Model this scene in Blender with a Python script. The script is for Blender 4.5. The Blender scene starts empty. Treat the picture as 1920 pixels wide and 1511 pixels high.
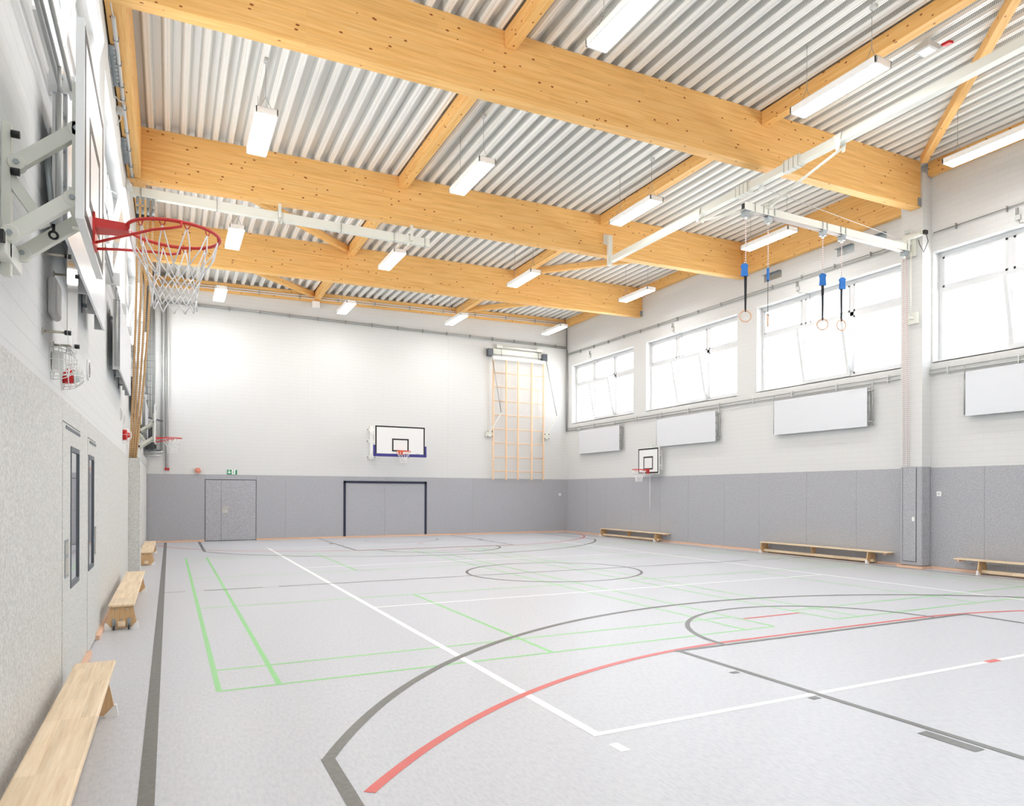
import bpy, math, random
from mathutils import Vector, Matrix
random.seed(7)
sc = bpy.context.scene
COL = sc.collection
PI = math.pi

# ---------------------------------------------------------------- camera
IW, IH = 1920.0, 1511.0
FPX, U0, V0, YAW, ROLL = 1342.65, 1048.13, 925.02, 0.4984, -0.0032
cam = bpy.data.cameras.new('camera')
cam.sensor_fit = 'HORIZONTAL'; cam.sensor_width = 36.0
cam.lens = FPX / IW * 36.0
cam.shift_x = -(U0 - IW / 2) / IW
cam.shift_y = (V0 - IH / 2) / IW
cam.clip_start = 0.02; cam.clip_end = 300
co = bpy.data.objects.new('camera', cam); COL.objects.link(co)
co.location = (-7.0177, -13.0878, 1.6116)
co.matrix_world = (Matrix.Translation(co.location) @ Matrix.Rotation(-YAW, 4, 'Z')
                   @ Matrix.Rotation(PI / 2, 4, 'X') @ Matrix.Rotation(-ROLL, 4, 'Z'))
sc.camera = co

# ---------------------------------------------------------------- light
SKY, LAMP_STRENGTH, EXPOSURE = 5.8, 29.0, 0.70
w = bpy.data.worlds.new('sky'); sc.world = w; w.use_nodes = True
bg = w.node_tree.nodes['Background']
_tc = w.node_tree.nodes.new('ShaderNodeTexCoord'); _sx = w.node_tree.nodes.new('ShaderNodeSeparateXYZ'); _cr = w.node_tree.nodes.new('ShaderNodeValToRGB')
w.node_tree.links.new(_tc.outputs['Generated'], _sx.inputs[0]); _mp = w.node_tree.nodes.new('ShaderNodeMapRange'); _mp.inputs[1].default_value = -1.0
w.node_tree.links.new(_sx.outputs[2], _mp.inputs[0]); w.node_tree.links.new(_mp.outputs[0], _cr.inputs[0])
_e = _cr.color_ramp.elements; _e[0].position = .40; _e[0].color = (1.0, 1.01, 1.01, 1); _e[1].position = .56; _e[1].color = (.50, .53, .57, 1)   # dim sky above a brighter ground half, raised to light the ceiling from below
_mx = w.node_tree.nodes.new('ShaderNodeMapRange'); _mx.inputs[1].default_value = -.4; _mx.inputs[2].default_value = .4   # the left side of the hall lies in shade
_mx.inputs[3].default_value = SKY*.85; _mx.inputs[4].default_value = SKY
w.node_tree.links.new(_sx.outputs[0], _mx.inputs[0]); w.node_tree.links.new(_mx.outputs[0], bg.inputs[1])
w.node_tree.links.new(_cr.outputs[0], bg.inputs[0])
sc.view_settings.view_transform = 'Standard'; sc.view_settings.look = 'None'
sc.view_settings.gamma = 1.0; sc.view_settings.use_curve_mapping = False
sc.view_settings.exposure = EXPOSURE
sc.cycles.diffuse_bounces = 7; sc.cycles.glossy_bounces = 3; sc.cycles.max_bounces = 10
sc.cycles.transparent_max_bounces = 12
sc.cycles.adaptive_threshold = 0.02
sc.cycles.caustics_reflective = False; sc.cycles.caustics_refractive = False

# ---------------------------------------------------------------- materials
def lin(c):
    return tuple(((x/255)/12.92 if x/255 <= 0.04045 else ((x/255+0.055)/1.055)**2.4) for x in c) + (1,)
MATS = {}
def newmat(name, rgb, rough=.5, metal=0.0, spec=.5):
    m = bpy.data.materials.new(name); m.use_nodes = True
    b = m.node_tree.nodes['Principled BSDF']
    b.inputs['Base Color'].default_value = lin(rgb)
    b.inputs['Roughness'].default_value = rough
    b.inputs['Metallic'].default_value = metal
    b.inputs['Specular IOR Level'].default_value = spec
    MATS[name] = m
    return m
def N(m, t, **kw):
    n = m.node_tree.nodes.new(t)
    for k, v in kw.items():
        if k.startswith('i_'):
            key = k[2:].replace('_', ' ')
            n.inputs[key].default_value = v
        else: setattr(n, k, v)
    return n
def L(m, a, b): m.node_tree.links.new(a, b)
def bsdf(m): return m.node_tree.nodes['Principled BSDF']
def coords(m, scale, kind='Object', rot=(0,0,0)):
    tc = N(m, 'ShaderNodeTexCoord'); mp = N(m, 'ShaderNodeMapping')
    mp.inputs['Scale'].default_value = scale; mp.inputs['Rotation'].default_value = rot
    L(m, tc.outputs[kind], mp.inputs['Vector']); return mp.outputs['Vector']
def ramp(m, fac, stops):
    r = N(m, 'ShaderNodeValToRGB'); e = r.color_ramp.elements
    while len(e) < len(stops): e.new(0.5)
    for el, (p, c) in zip(e, stops): el.position = p; el.color = lin(c) if max(c) > 1 else (*c, 1)
    L(m, fac, r.inputs[0]); return r.outputs[0]
def mix(m, fac, a, b, mode='MIX'):
    n = N(m, 'ShaderNodeMix', data_type='RGBA', blend_type=mode)
    if isinstance(fac, float): n.inputs[0].default_value = fac
    else: L(m, fac, n.inputs[0])
    for i, x in ((6, a), (7, b)):
        if isinstance(x, tuple): n.inputs[i].default_value = x
        else: L(m, x, n.inputs[i])
    return n.outputs[2]
def noise(m, vec, scale, detail=2, rough=.5):
    n = N(m, 'ShaderNodeTexNoise'); n.inputs['Scale'].default_value = scale
    n.inputs['Detail'].default_value = detail; n.inputs['Roughness'].default_value = rough
    L(m, vec, n.inputs['Vector']); return n.outputs[0]
def bump(m, h, strength=.2, dist=.01):
    b = N(m, 'ShaderNodeBump'); b.inputs['Strength'].default_value = strength; b.inputs['Distance'].default_value = dist
    L(m, h, b.inputs['Height']); L(m, b.outputs[0], bsdf(m).inputs['Normal'])

def speckle(name, base, lo, hi, scale, rough=.9, kind='Object'):
    m = newmat(name, base, rough, spec=.2)
    v = coords(m, (1, 1, 1), kind)
    a = noise(m, v, scale, 3, .7)
    L(m, ramp(m, a, [(0.32, lo), (0.5, base), (0.68, hi)]), bsdf(m).inputs['Base Color'])
    bump(m, a, .25, .004)
    return m
speckle('felt_cladding', (172,173,178), (146,147,152), (198,199,203), 60)
speckle('felt_left_lit', (204,204,201), (184,184,180), (222,222,219), 55)  # same felt, paler: light from the right windows put into its colour

def timber(name, base, dark, light, knot, axis=0, lam=0.04, knots=True, sc_=1.0, rough=.55, plen=.55, tmin=.93):
    """boards / lamellas running along the given local axis"""
    m = newmat(name, base, rough, spec=.3)
    s = [3.0*sc_]*3; s[axis] = .12*sc_
    v = coords(m, tuple(s))
    g = noise(m, v, 9, 4, .6)
    c = ramp(m, g, [(0.3, dark), (0.5, base), (0.72, light)])
    # lamella tone steps
    s2 = [1/lam]*3; s2[axis] = plen
    v2 = coords(m, tuple(s2))
    sn = N(m, 'ShaderNodeVectorMath', operation='FLOOR'); L(m, v2, sn.inputs[0])
    wn = N(m, 'ShaderNodeTexWhiteNoise'); L(m, sn.outputs[0], wn.inputs['Vector'])
    tone = ramp(m, wn.outputs[0], [(0, (tmin,tmin-.01,tmin-.03)), (1, (1.0,1.0,1.0))])
    c = mix(m, 1.0, c, tone, 'MULTIPLY')
    if knots:
        s3 = [9.5*sc_]*3; s3[axis] = 5.0*sc_
        vo = N(m, 'ShaderNodeTexVoronoi'); L(m, coords(m, tuple(s3)), vo.inputs['Vector'])
        vo.inputs['Scale'].default_value = 1.0; vo.inputs['Randomness'].default_value = 1
        k = N(m, 'ShaderNodeMath', operation='LESS_THAN'); k.inputs[1].default_value = .13
        L(m, vo.outputs['Distance'], k.inputs[0])
        r2 = N(m, 'ShaderNodeSeparateColor'); L(m, vo.outputs['Color'], r2.inputs[0])
        k2 = N(m, 'ShaderNodeMath', operation='LESS_THAN'); k2.inputs[1].default_value = .55
        L(m, r2.outputs[0], k2.inputs[0])
        k3 = N(m, 'ShaderNodeMath', operation='MULTIPLY'); L(m, k.outputs[0], k3.inputs[0]); L(m, k2.outputs[0], k3.inputs[1])
        c = mix(m, k3.outputs[0], c, lin(knot))
    L(m, c, bsdf(m).inputs['Base Color'])
    return m
GL = ((240,190,118), (228,172,98), (247,204,138), (146,82,38))
timber('glulam_x', *GL, axis=0, lam=.045)
timber('glulam_y', *GL, axis=1, lam=.045)
timber('glulam_z', *GL, axis=2, lam=.045)
BW = ((238,216,184), (226,198,162), (246,228,202), (190,150,105))
timber('bench_wood', *BW, axis=1, lam=.045, knots=False, sc_=2, rough=.4, plen=2.2, tmin=.84)
timber('bench_side', (214,178,134), (200,162,116), (224,192,150), (170,120,80), axis=2, lam=.3, knots=False, sc_=3, rough=.45)
timber('skirting_wood', (230,192,166), (220,180,152), (238,202,178), (190,140,105), axis=1, lam=.5, knots=False, sc_=2)
timber('ladder_wood', (238,206,172), (226,190,154), (244,216,188), (190,140,105), axis=2, lam=.5, knots=False, sc_=2)
timber('ring_wood', (216,184,158), (206,170,142), (224,194,172), (190,140,105), axis=2, lam=.5, knots=False, sc_=2)

def paint_wall():
    m = newmat('white_block_wall', (216,217,220), .75, spec=.25)
    tc = N(m, 'ShaderNodeTexCoord')
    sx = N(m, 'ShaderNodeSeparateXYZ'); L(m, tc.outputs['Object'], sx.inputs[0])
    ad = N(m, 'ShaderNodeMath', operation='ADD'); L(m, sx.outputs[0], ad.inputs[0]); L(m, sx.outputs[1], ad.inputs[1])
    cb = N(m, 'ShaderNodeCombineXYZ'); L(m, ad.outputs[0], cb.inputs[0]); L(m, sx.outputs[2], cb.inputs[1])
    br = N(m, 'ShaderNodeTexBrick')
    for k, v in (('Scale', 1.0), ('Mortar Size', .006), ('Mortar Smooth', .6), ('Brick Width', .5), ('Row Height', .125)):
        br.inputs[k].default_value = v
    L(m, cb.outputs[0], br.inputs['Vector'])
    n = noise(m, tc.outputs['Object'], 14, 3)
    c = ramp(m, br.outputs['Fac'], [(0, (216,217,216)), (1, (209,210,209))])
    L(m, c, bsdf(m).inputs['Base Color'])
    inv = N(m, 'ShaderNodeMath', operation='MULTIPLY_ADD'); inv.inputs[1].default_value = -1; L(m, br.outputs['Fac'], inv.inputs[0]); L(m, n, inv.inputs[2])
    bump(m, inv.outputs[0], .25, .004)
paint_wall()

def linoleum():
    m = newmat('linoleum', (200,202,208), .38, spec=.38)
    tc = N(m, 'ShaderNodeTexCoord')
    a = noise(m, coords(m, (1, 1, 1)), .35, 2)
    b = noise(m, coords(m, (5.5, 1.6, 1), rot=(0,0,.12)), 9, 4, .65)
    d = noise(m, coords(m, (9, 3, 1), rot=(0,0,-.2)), 14, 3, .6)
    c = ramp(m, b, [(0.28, (184,187,195)), (0.5, (196,198,204)), (0.72, (205,207,211))])
    fl = ramp(m, d, [(0.28, (0.66,0.69,0.75)), (0.36, (1,1,1)), (0.68, (1,1,1)), (0.74, (1.0,.985,.97))])
    c = mix(m, .85, c, fl, 'MULTIPLY')
    L(m, c, bsdf(m).inputs['Base Color'])
    r = ramp(m, a, [(0, (.31,.31,.31)), (1, (.38,.38,.38))]); L(m, r, bsdf(m).inputs['Roughness'])
linoleum()
def linemat(name, rgb, r2):
    m = newmat(name, rgb, .34)
    L(m, ramp(m, noise(m, coords(m, (1,1,1)), 25, 4, .6), [(.3, rgb), (.7, r2)]), bsdf(m).inputs['Base Color'])
linemat('line_white', (246,247,248), (240,241,242))
linemat('line_grey', (92,92,90), (112,111,108))
linemat('line_red', (214,84,80), (206,96,92))
linemat('line_green', (128,204,122), (140,208,134))

def steel_deck(name, perf):
    m = newmat(name, (240,240,237), .38, .08)
    if perf:
        tc = N(m, 'ShaderNodeTexCoord'); sx = N(m, 'ShaderNodeSeparateXYZ'); L(m, tc.outputs['Object'], sx.inputs[0])
        def cell(o, per):
            a = N(m, 'ShaderNodeMath', operation='DIVIDE'); a.inputs[1].default_value = per; L(m, o, a.inputs[0])
            f = N(m, 'ShaderNodeMath', operation='FRACT'); L(m, a.outputs[0], f.inputs[0])
            s_ = N(m, 'ShaderNodeMath', operation='SUBTRACT'); s_.inputs[1].default_value = .5; L(m, f.outputs[0], s_.inputs[0])
            p = N(m, 'ShaderNodeMath', operation='POWER'); p.inputs[1].default_value = 2; L(m, s_.outputs[0], p.inputs[0])
            return p.outputs[0]
        ad = N(m, 'ShaderNodeMath', operation='ADD'); L(m, cell(sx.outputs[1], .026), ad.inputs[0]); L(m, cell(sx.outputs[2], .020), ad.inputs[1])
        lt = N(m, 'ShaderNodeMath', operation='LESS_THAN'); lt.inputs[1].default_value = .10; L(m, ad.outputs[0], lt.inputs[0])
        L(m, mix(m, lt.outputs[0], lin((231,232,229)), lin((84,86,84))), bsdf(m).inputs['Base Color'])
    return m
steel_deck('deck_steel', False); steel_deck('deck_perforated', True)

newmat('white_paint', (238,238,236), .4)
newmat('cream_steel', (222,223,214), .4)
newmat('window_pvc', (214,216,218), .4)
newmat('galvanised', (160,168,172), .4, .7)
newmat('dark_steel', (98,104,112), .45, .5)
newmat('pipe_white', (214,215,214), .35)
newmat('pipe_steel', (168,170,168), .35, .5)
newmat('black', (24,25,27), .5)
newmat('gap_dark', (40,42,44), .8)
newmat('red_steel', (206,52,48), .35)
newmat('orange_steel', (226,92,52), .4)
newmat('beacon_red', (200,22,30), .25)
newmat('beacon_orange', (232,110,60), .3)
newmat('net_white', (240,240,240), .8)
newmat('rope_white', (236,232,228), .85)
newmat('strap_black', (30,32,38), .8)
newmat('blue_sleeve', (44,112,190), .8)
newmat('pad_blue', (62,60,140), .6)
newmat('navy', (36,40,62), .6)
newmat('chrome', (200,202,204), .2, .9)
newmat('brass_handle', (196,190,176), .35, .6)
newmat('grey_plastic', (196,198,196), .5)
newmat('board_white', (234,236,236), .35)
newmat('panel_white', (218,221,226), .25)
newmat('panel_inside', (150,158,166), .5, .2)
newmat('sign_green', (0,140,90), .5)
newmat('sign_white', (245,247,246), .5)
newmat('rubber', (60,62,64), .7)
newmat('felt_box', (170,172,174), .9)
newmat('alarm_glass', (205,212,216), .1)
# twisted hemp rope
m = newmat('hemp_rope', (196,160,116), .9)
wv = N(m, 'ShaderNodeTexWave'); wv.bands_direction = 'Z'; wv.inputs['Scale'].default_value = 9; wv.inputs['Distortion'].default_value = .6
L(m, coords(m, (1,1,1)), wv.inputs['Vector']); L(m, ramp(m, wv.outputs[1], [(.2, (160,124,84)), (.7, (212,178,134))]), bsdf(m).inputs['Base Color'])
m = newmat('flecked_rope', (236,226,222), .85)
wv = N(m, 'ShaderNodeTexWave'); wv.bands_direction = 'Z'; wv.inputs['Scale'].default_value = 7
L(m, coords(m, (1,1,1)), wv.inputs['Vector']); L(m, ramp(m, wv.outputs[1], [(.25, (196,140,140)), (.5, (238,236,232))]), bsdf(m).inputs['Base Color'])
# glass
m = newmat('pane_glass', (255,255,255), .02)
nt = m.node_tree; out = nt.nodes['Material Output']
tr = N(m, 'ShaderNodeBsdfTransparent'); gl = N(m, 'ShaderNodeBsdfGlossy'); gl.inputs['Roughness'].default_value = .02
lw = N(m, 'ShaderNodeLayerWeight'); pw = N(m, 'ShaderNodeMath', operation='POWER'); pw.inputs[1].default_value = 5; L(m, lw.outputs['Facing'], pw.inputs[0])
fr = N(m, 'ShaderNodeMath', operation='MULTIPLY_ADD'); fr.inputs[1].default_value = .5; fr.inputs[2].default_value = .04; L(m, pw.outputs[0], fr.inputs[0])
ms = N(m, 'ShaderNodeMixShader'); L(m, fr.outputs[0], ms.inputs[0]); L(m, tr.outputs[0], ms.inputs[1]); L(m, gl.outputs[0], ms.inputs[2]); L(m, ms.outputs[0], out.inputs[0])
m = newmat('door_glass', (90,96,102), .04); bsdf(m).inputs['Metallic'].default_value = .85
bsdf(m).inputs['Base Color'].default_value = lin((196,202,208))
m = newmat('clear_panel', (255,255,255), .05)
tr = N(m, 'ShaderNodeBsdfTransparent'); gl = N(m, 'ShaderNodeBsdfGlossy'); gl.inputs['Roughness'].default_value = .08
ms = N(m, 'ShaderNodeMixShader'); ms.inputs[0].default_value = .6; L(m, tr.outputs[0], ms.inputs[1]); L(m, gl.outputs[0], ms.inputs[2]); L(m, ms.outputs[0], m.node_tree.nodes['Material Output'].inputs[0])
# lamp diffuser
m = newmat('lamp_diffuser', (255,255,255), .5)
bsdf(m).inputs['Emission Color'].default_value = (1, .99, .975, 1); bsdf(m).inputs['Emission Strength'].default_value = LAMP_STRENGTH
m = newmat('lamp_housing', (244,244,243), .4)
m = newmat('leaf', (120,140,70), .7)

# ---------------------------------------------------------------- mesh builder
class MB:
    def __init__(s): s.v = []; s.f = []; s.mi = []; s.sm = []; s.m = 0
    def mat(s, i): s.m = i; return s
    def poly(s, pts, smooth=False):
        b = len(s.v); s.v += [tuple(p) for p in pts]; s.f.append(tuple(range(b, b+len(pts)))); s.mi.append(s.m); s.sm.append(smooth); return s
    def hexa(s, p):   # p: 8 points, bottom 4 ccw then top 4
        b = len(s.v); s.v += [tuple(q) for q in p]
        for f in ((3,2,1,0),(4,5,6,7),(0,1,5,4),(1,2,6,5),(2,3,7,6),(3,0,4,7)):
            s.f.append(tuple(b+i for i in f)); s.mi.append(s.m); s.sm.append(False)
        return s
    def box(s, x0, x1, y0, y1, z0, z1):
        if x0 > x1: x0, x1 = x1, x0
        if y0 > y1: y0, y1 = y1, y0
        if z0 > z1: z0, z1 = z1, z0
        return s.hexa([(x0,y0,z0),(x1,y0,z0),(x1,y1,z0),(x0,y1,z0),(x0,y0,z1),(x1,y0,z1),(x1,y1,z1),(x0,y1,z1)])
    def bar(s, a, b, wd, ht, up=(0,0,1)):   # rectangular bar from a to b
        a = Vector(a); b = Vector(b); d = (b-a).normalized(); up = Vector(up)
        r = d.cross(up)
        if r.length < 1e-4: r = d.cross(Vector((1,0,0)))
        r.normalize(); u = r.cross(d)
        r = r*wd/2; u = u*ht/2
        return s.hexa([a-r-u, a+r-u, b+r-u, b-r-u, a-r+u, a+r+u, b+r+u, b-r+u])
    def tube(s, pts, r, n=8, closed=False, cap=True):
        pts = [Vector(p) for p in pts]; k = len(pts); b0 = len(s.v)
        prev = None
        for i, p in enumerate(pts):
            if closed: d = (pts[(i+1) % k] - pts[i-1])
            else: d = pts[min(i+1, k-1)] - pts[max(i-1, 0)]
            d.normalize()
            if prev is None:
                ref = Vector((0,0,1)) if abs(d.z) < .9 else Vector((1,0,0))
                nrm = d.cross(ref).normalized()
            else:
                nrm = prev - d*prev.dot(d)
                nrm = nrm.normalized() if nrm.length > 1e-6 else d.orthogonal().normalized()
            prev = nrm; bn = d.cross(nrm)
            rr = r[i] if isinstance(r, (list, tuple)) else r
            for j in range(n):
                a = 2*PI*j/n; s.v.append(tuple(p + nrm*math.cos(a)*rr + bn*math.sin(a)*rr))
        m_ = k if closed else k-1
        for i in range(m_):
            i2 = (i+1) % k
            for j in range(n):
                j2 = (j+1) % n
                s.f.append((b0+i*n+j, b0+i*n+j2, b0+i2*n+j2, b0+i2*n+j)); s.mi.append(s.m); s.sm.append(True)
        if cap and not closed:
            s.f.append(tuple(b0+j for j in reversed(range(n)))); s.mi.append(s.m); s.sm.append(False)
            s.f.append(tuple(b0+(k-1)*n+j for j in range(n))); s.mi.append(s.m); s.sm.append(False)
        return s
    def prism(s, pts, vec):   # planar polygon extruded by vec
        vec = Vector(vec); a = [Vector(p) for p in pts]; b = [p+vec for p in a]; n = len(a)
        s.poly(a[::-1]); s.poly(b)
        for i in range(n):
            j = (i+1) % n; s.poly([a[i], a[j], b[j], b[i]])
        return s
    def torus(s, c, R, r, ax='z', n=32, k=8, rot=0):
        pts = []
        for i in range(n):
            t = 2*PI*i/n
            if ax == 'z': pts.append((c[0]+R*math.cos(t), c[1]+R*math.sin(t), c[2]))
            else: pts.append((c[0]+R*math.cos(t)*math.cos(rot), c[1]+R*math.cos(t)*math.sin(rot), c[2]+R*math.sin(t)))
        return s.tube(pts, r, k, closed=True)
    def dome(s, c, r, depth, axis, n=16, k=6):   # half ellipsoid bulging along +axis vector
        ax = Vector(axis).normalized(); e1 = ax.orthogonal().normalized(); e2 = ax.cross(e1); c = Vector(c); b = len(s.v)
        for i in range(k+1):
            t = PI/2*i/k
            for j in range(n):
                a = 2*PI*j/n
                s.v.append(tuple(c + (e1*math.cos(a)+e2*math.sin(a))*r*math.cos(t)*1.0 + ax*depth*math.sin(t)))
        for i in range(k):
            for j in range(n):
                j2 = (j+1) % n
                s.f.append((b+i*n+j, b+i*n+j2, b+(i+1)*n+j2, b+(i+1)*n+j)); s.mi.append(s.m); s.sm.append(True)
        s.f.append(tuple(b+j for j in reversed(range(n)))); s.mi.append(s.m); s.sm.append(False)
        return s
    def build(s, name, mats, parent=None, loc=(0,0,0), bevel=0):
        me = bpy.data.meshes.new(name); me.from_pydata([tuple(v) for v in s.v], [], s.f)
        if not isinstance(mats, (list, tuple)): mats = [mats]
        for q in mats: me.materials.append(MATS[q])
        me.polygons.foreach_set('material_index', s.mi); me.polygons.foreach_set('use_smooth', s.sm)
        me.update()
        o = bpy.data.objects.new(name, me); COL.objects.link(o); o.location = loc
        if parent: o.parent = parent
        if bevel:
            bv = o.modifiers.new('bevel', 'BEVEL'); bv.width = bevel; bv.segments = 2; bv.limit_method = 'ANGLE'
        return o

def tag(o, label=None, cat=None, group=None, kind=None):
    if label: o['label'] = label
    if cat: o['category'] = cat
    if group: o['group'] = group
    if kind: o['kind'] = kind
    return o
def thing(name, label, cat, loc=(0,0,0), rz=0, group=None, kind=None):
    o = bpy.data.objects.new(name, None); COL.objects.link(o); o.empty_display_size = .1
    o.location = loc; o.rotation_euler = (0, 0, rz)
    return tag(o, label, cat, group, kind)
def dup(root, loc, rz, label):
    def cp(o, par):
        c = o.copy(); COL.objects.link(c); c.parent = par
        for ch in list(o.children): cp(ch, c)
        return c
    r = cp(root, None); r.location = loc; r.rotation_euler = (0, 0, rz); r['label'] = label
    return r
def struct(o, label, cat): return tag(o, label, cat, kind='structure')

XL, XR, YB, YF = -7.74, 7.61, 13.13, -13.5
HZ = 9.0
def zdeck(x): return 8.67 + .024*x      # underside of the steel deck
def zbeam(x): return 7.66 + .024*x      # underside of the glulam beams

# ================================================================ FLOOR with its markings
fl = MB(); fl.box(XL-.02, XR+.02, YF-.02, YB+.02, -.2, 0)
_zi = [0]
def strip(p, q, wd, z, mi):
    _zi[0] += 1; z += _zi[0]*4e-6
    fl.m = mi; p = Vector((p[0], p[1], 0)); q = Vector((q[0], q[1], 0)); d = (q-p).normalized(); n = Vector((-d.y, d.x, 0))*wd/2
    zz = Vector((0,0,z)); fl.poly([p-n+zz, q-n+zz, q+n+zz, p+n+zz])
def arc(cx, cy, R, a0, a1, wd, z, mi, n=64):
    _zi[0] += 1; z += _zi[0]*4e-6
    fl.m = mi
    for i in range(n):
        t0 = math.radians(a0+(a1-a0)*i/n); t1 = math.radians(a0+(a1-a0)*(i+1)/n)
        P = [(cx+(R-wd/2)*math.cos(t0), cy+(R-wd/2)*math.sin(t0), z), (cx+(R+wd/2)*math.cos(t0), cy+(R+wd/2)*math.sin(t0), z),
             (cx+(R+wd/2)*math.cos(t1), cy+(R+wd/2)*math.sin(t1), z), (cx+(R-wd/2)*math.cos(t1), cy+(R-wd/2)*math.sin(t1), z)]
        fl.poly(P)
WH, GR, RD, GN = 1, 2, 3, 4
zg, zw, zr, zb = .0008, .0012, .0016, .0020
# badminton (green): two courts side by side, single sidelines inside
for c0 in (-3.6, 3.6):
    for dx in (-3.06, -2.6, 2.6, 3.06): strip((c0+dx, -6.68), (c0+dx, 6.68), .045, zg, GN)
    for sy in (-1, 1):
        for yy in (6.68, 5.92, 1.98): strip((c0-3.06, sy*yy), (c0+3.06, sy*yy), .045, zg, GN)
        strip((c0, sy*1.98), (c0, sy*6.68), .045, zg, GN)
# volleyball (white)
for sx in (-4.5, 4.5): strip((sx, -9.03), (sx, 9.03), .07, zw, WH)
for yy in (-9, -3, 3, 9): strip((-4.5, yy), (4.5, yy), .06, zw, WH)
for sx in (-4.5, 4.5):
    for sy in (-1, 1): strip((sx, sy*9.2), (sx, sy*9.35), .07, zw, WH)
# handball (red): six metre lines, seven metre marks, keeper mark
for sy in (-1, 1):
    g = sy*13.11; y6 = g - sy*6
    strip((-1.5, y6), (1.5, y6), .06, zr, RD)
    if sy < 0: arc(1.5, g, 6, 14, 90, .07, zr, RD); arc(-1.5, g, 6, 90, 139.6, .07, zr, RD)
    else: arc(1.5, g, 6, -90, -14, .07, zr, RD); arc(-1.5, g, 6, -166, -90, .07, zr, RD)
    strip((-.5, y6+sy*-1.0), (.5, y6+sy*-1.0), .06, zr, RD)
    strip((-.1, sy*9), (.1, sy*9), .075, zr, RD)
# basketball and outer court (grey)
for sx in (-7.12, 7.12): strip((sx, -13.0), (sx, 13.0), .08, zb, GR)
for x0, x1 in ((-7.1, -6.78), (-6.52, -5.62), (-5.36, 5.36), (5.62, 6.5), (6.78, 7.1)): strip((x0, 0), (x1, 0), .05, zb, GR)
arc(0, 0, 1.8, 0, 360, .06, zb, GR, 96)
for sy in (-1, 1):
    yc = sy*11.6 if sy < 0 else 11.5
    R = 6.85; a = math.degrees(math.acos(6.17/R))
    if sy < 0: arc(0, yc, R, a, 180-a, .075, zb, GR, 96)
    else: arc(0, yc, R, -(180-a), -a, .075, zb, GR, 96)
    yk = yc - sy*math.sin(math.radians(a))*R
    for sx in (-6.17, 6.17): strip((sx, yk-sy*.02), (sx, sy*12.95), .08, zb, GR)
    yt = sy*7.22
    strip((-2.47, yt), (2.47, yt), .06, zb, GR)
    for sx in (-1, 1):
        strip((sx*2.42, yt), (sx*2.42, sy*12.95), .06, zb, GR)
        for yy in (8.17, 9.08, 10.9): strip((sx*2.53, sy*(yy-.03)), (sx*2.53, sy*(yy+.03)), .09, zb, GR)
        strip((sx*2.53, sy*10.0), (sx*2.53, sy*10.4), .10, zb, GR)
    arc(0, yt, 1.8, 0 if sy < 0 else 180, 180 if sy < 0 else 360, .06, zb, GR, 64)
    arc(0, sy*11.2, 1.25, 0 if sy < 0 else 180, 180 if sy < 0 else 360, .05, zb, GR, 40)
struct(fl.build('floor', ['linoleum', 'line_white', 'line_grey', 'line_red', 'line_green']),
       'pale grey linoleum sports floor with white, green, red and dark court lines', 'floor')

# ================================================================ WALLS
WIN_Y = [(8.23, 12.70), (2.88, 7.45), (-2.50, 2.08), (-7.85, -3.26), (-13.20, -8.62)]
WZ0, WZ1 = 4.50, 6.90
def side_wall(name, x, out, label, z1=6.90):
    m = MB(); T = .45*out
    m.box(x, x+T, YF, YB+.4, -.1, WZ0); m.box(x, x+T, YF, YB+.4, z1, HZ)
    ys = [YF] + [v for a in sorted(WIN_Y) for v in a] + [YB+.4]
    for i in range(0, len(ys), 2): m.box(x, x+T, ys[i], ys[i+1], WZ0, z1)
    if out > 0:   # concrete column that carries the second beam
        m.box(7.30, x, -3.22, -2.70, 2.22, 8.6)
    return struct(m.build(name, 'white_block_wall'), label, 'wall')
side_wall('wall_right', XR, 1, 'white painted block wall on the right with a row of high windows')
side_wall('wall_left', XL, -1, 'white painted block wall close on the left with high windows')
m = MB(); m.box(XL-.45, XR+.45, YB, YB+.4, -.1, HZ)
for a, b in ((-2.78, -2.38), (2.38, 2.79)): m.box(a, b, YB-.006, YB, 2.2, 8.3)
struct(m.build('wall_back', 'white_block_wall'), 'white painted block wall at the far end of the hall', 'wall')
m = MB(); m.box(XL-.45, XR+.45, YF-.3, YF, -.1, HZ)
struct(m.build('wall_front', 'white_block_wall'), 'white wall behind the camera', 'wall')

# grey felt cladding, in panels with thin joints
def clad(name, label, mat, segs, mk):
    m = MB()
    for a, b, z0, z1 in segs: mk(m, a, b, z0, z1)
    return struct(m.build(name, mat), label, 'wall cladding')
def right_mk(m, a, b, z0, z1): m.box(XR-.012, XR+.01, a+.003, b-.003, z0, z1)
def left_mk(m, a, b, z0, z1): m.box(XL-.01, XL+.02, a+.002, b-.002, z0, z1)
def back_mk(m, a, b, z0, z1): m.box(a+.003, b-.003, YB-.012, YB+.01, z0, z1)
def cuts(ys): return [(a, b, .06, 2.2) for a, b in zip(ys[:-1], ys[1:])]
clad('trim_1', 'grey felt impact cladding along the foot of the right wall', 'felt_cladding',
     cuts([YF, -12.3, -10.4, -8.6, -6.6, -4.4, -3.22]) + cuts([-2.70, -1.3, .25, 1.95, 3.4, 5.1, 6.6, 8.3, 10.0, 11.4, YB-.02]), right_mk)
clad('trim_2', 'grey felt impact cladding along the far wall', 'felt_cladding',
     cuts([XL+.03, -5.99]) + [(-5.99, -4.43, 2.04, 2.2)] + cuts([-4.43, -3.5, -.05, 3.4, XR-.02]), back_mk)
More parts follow.
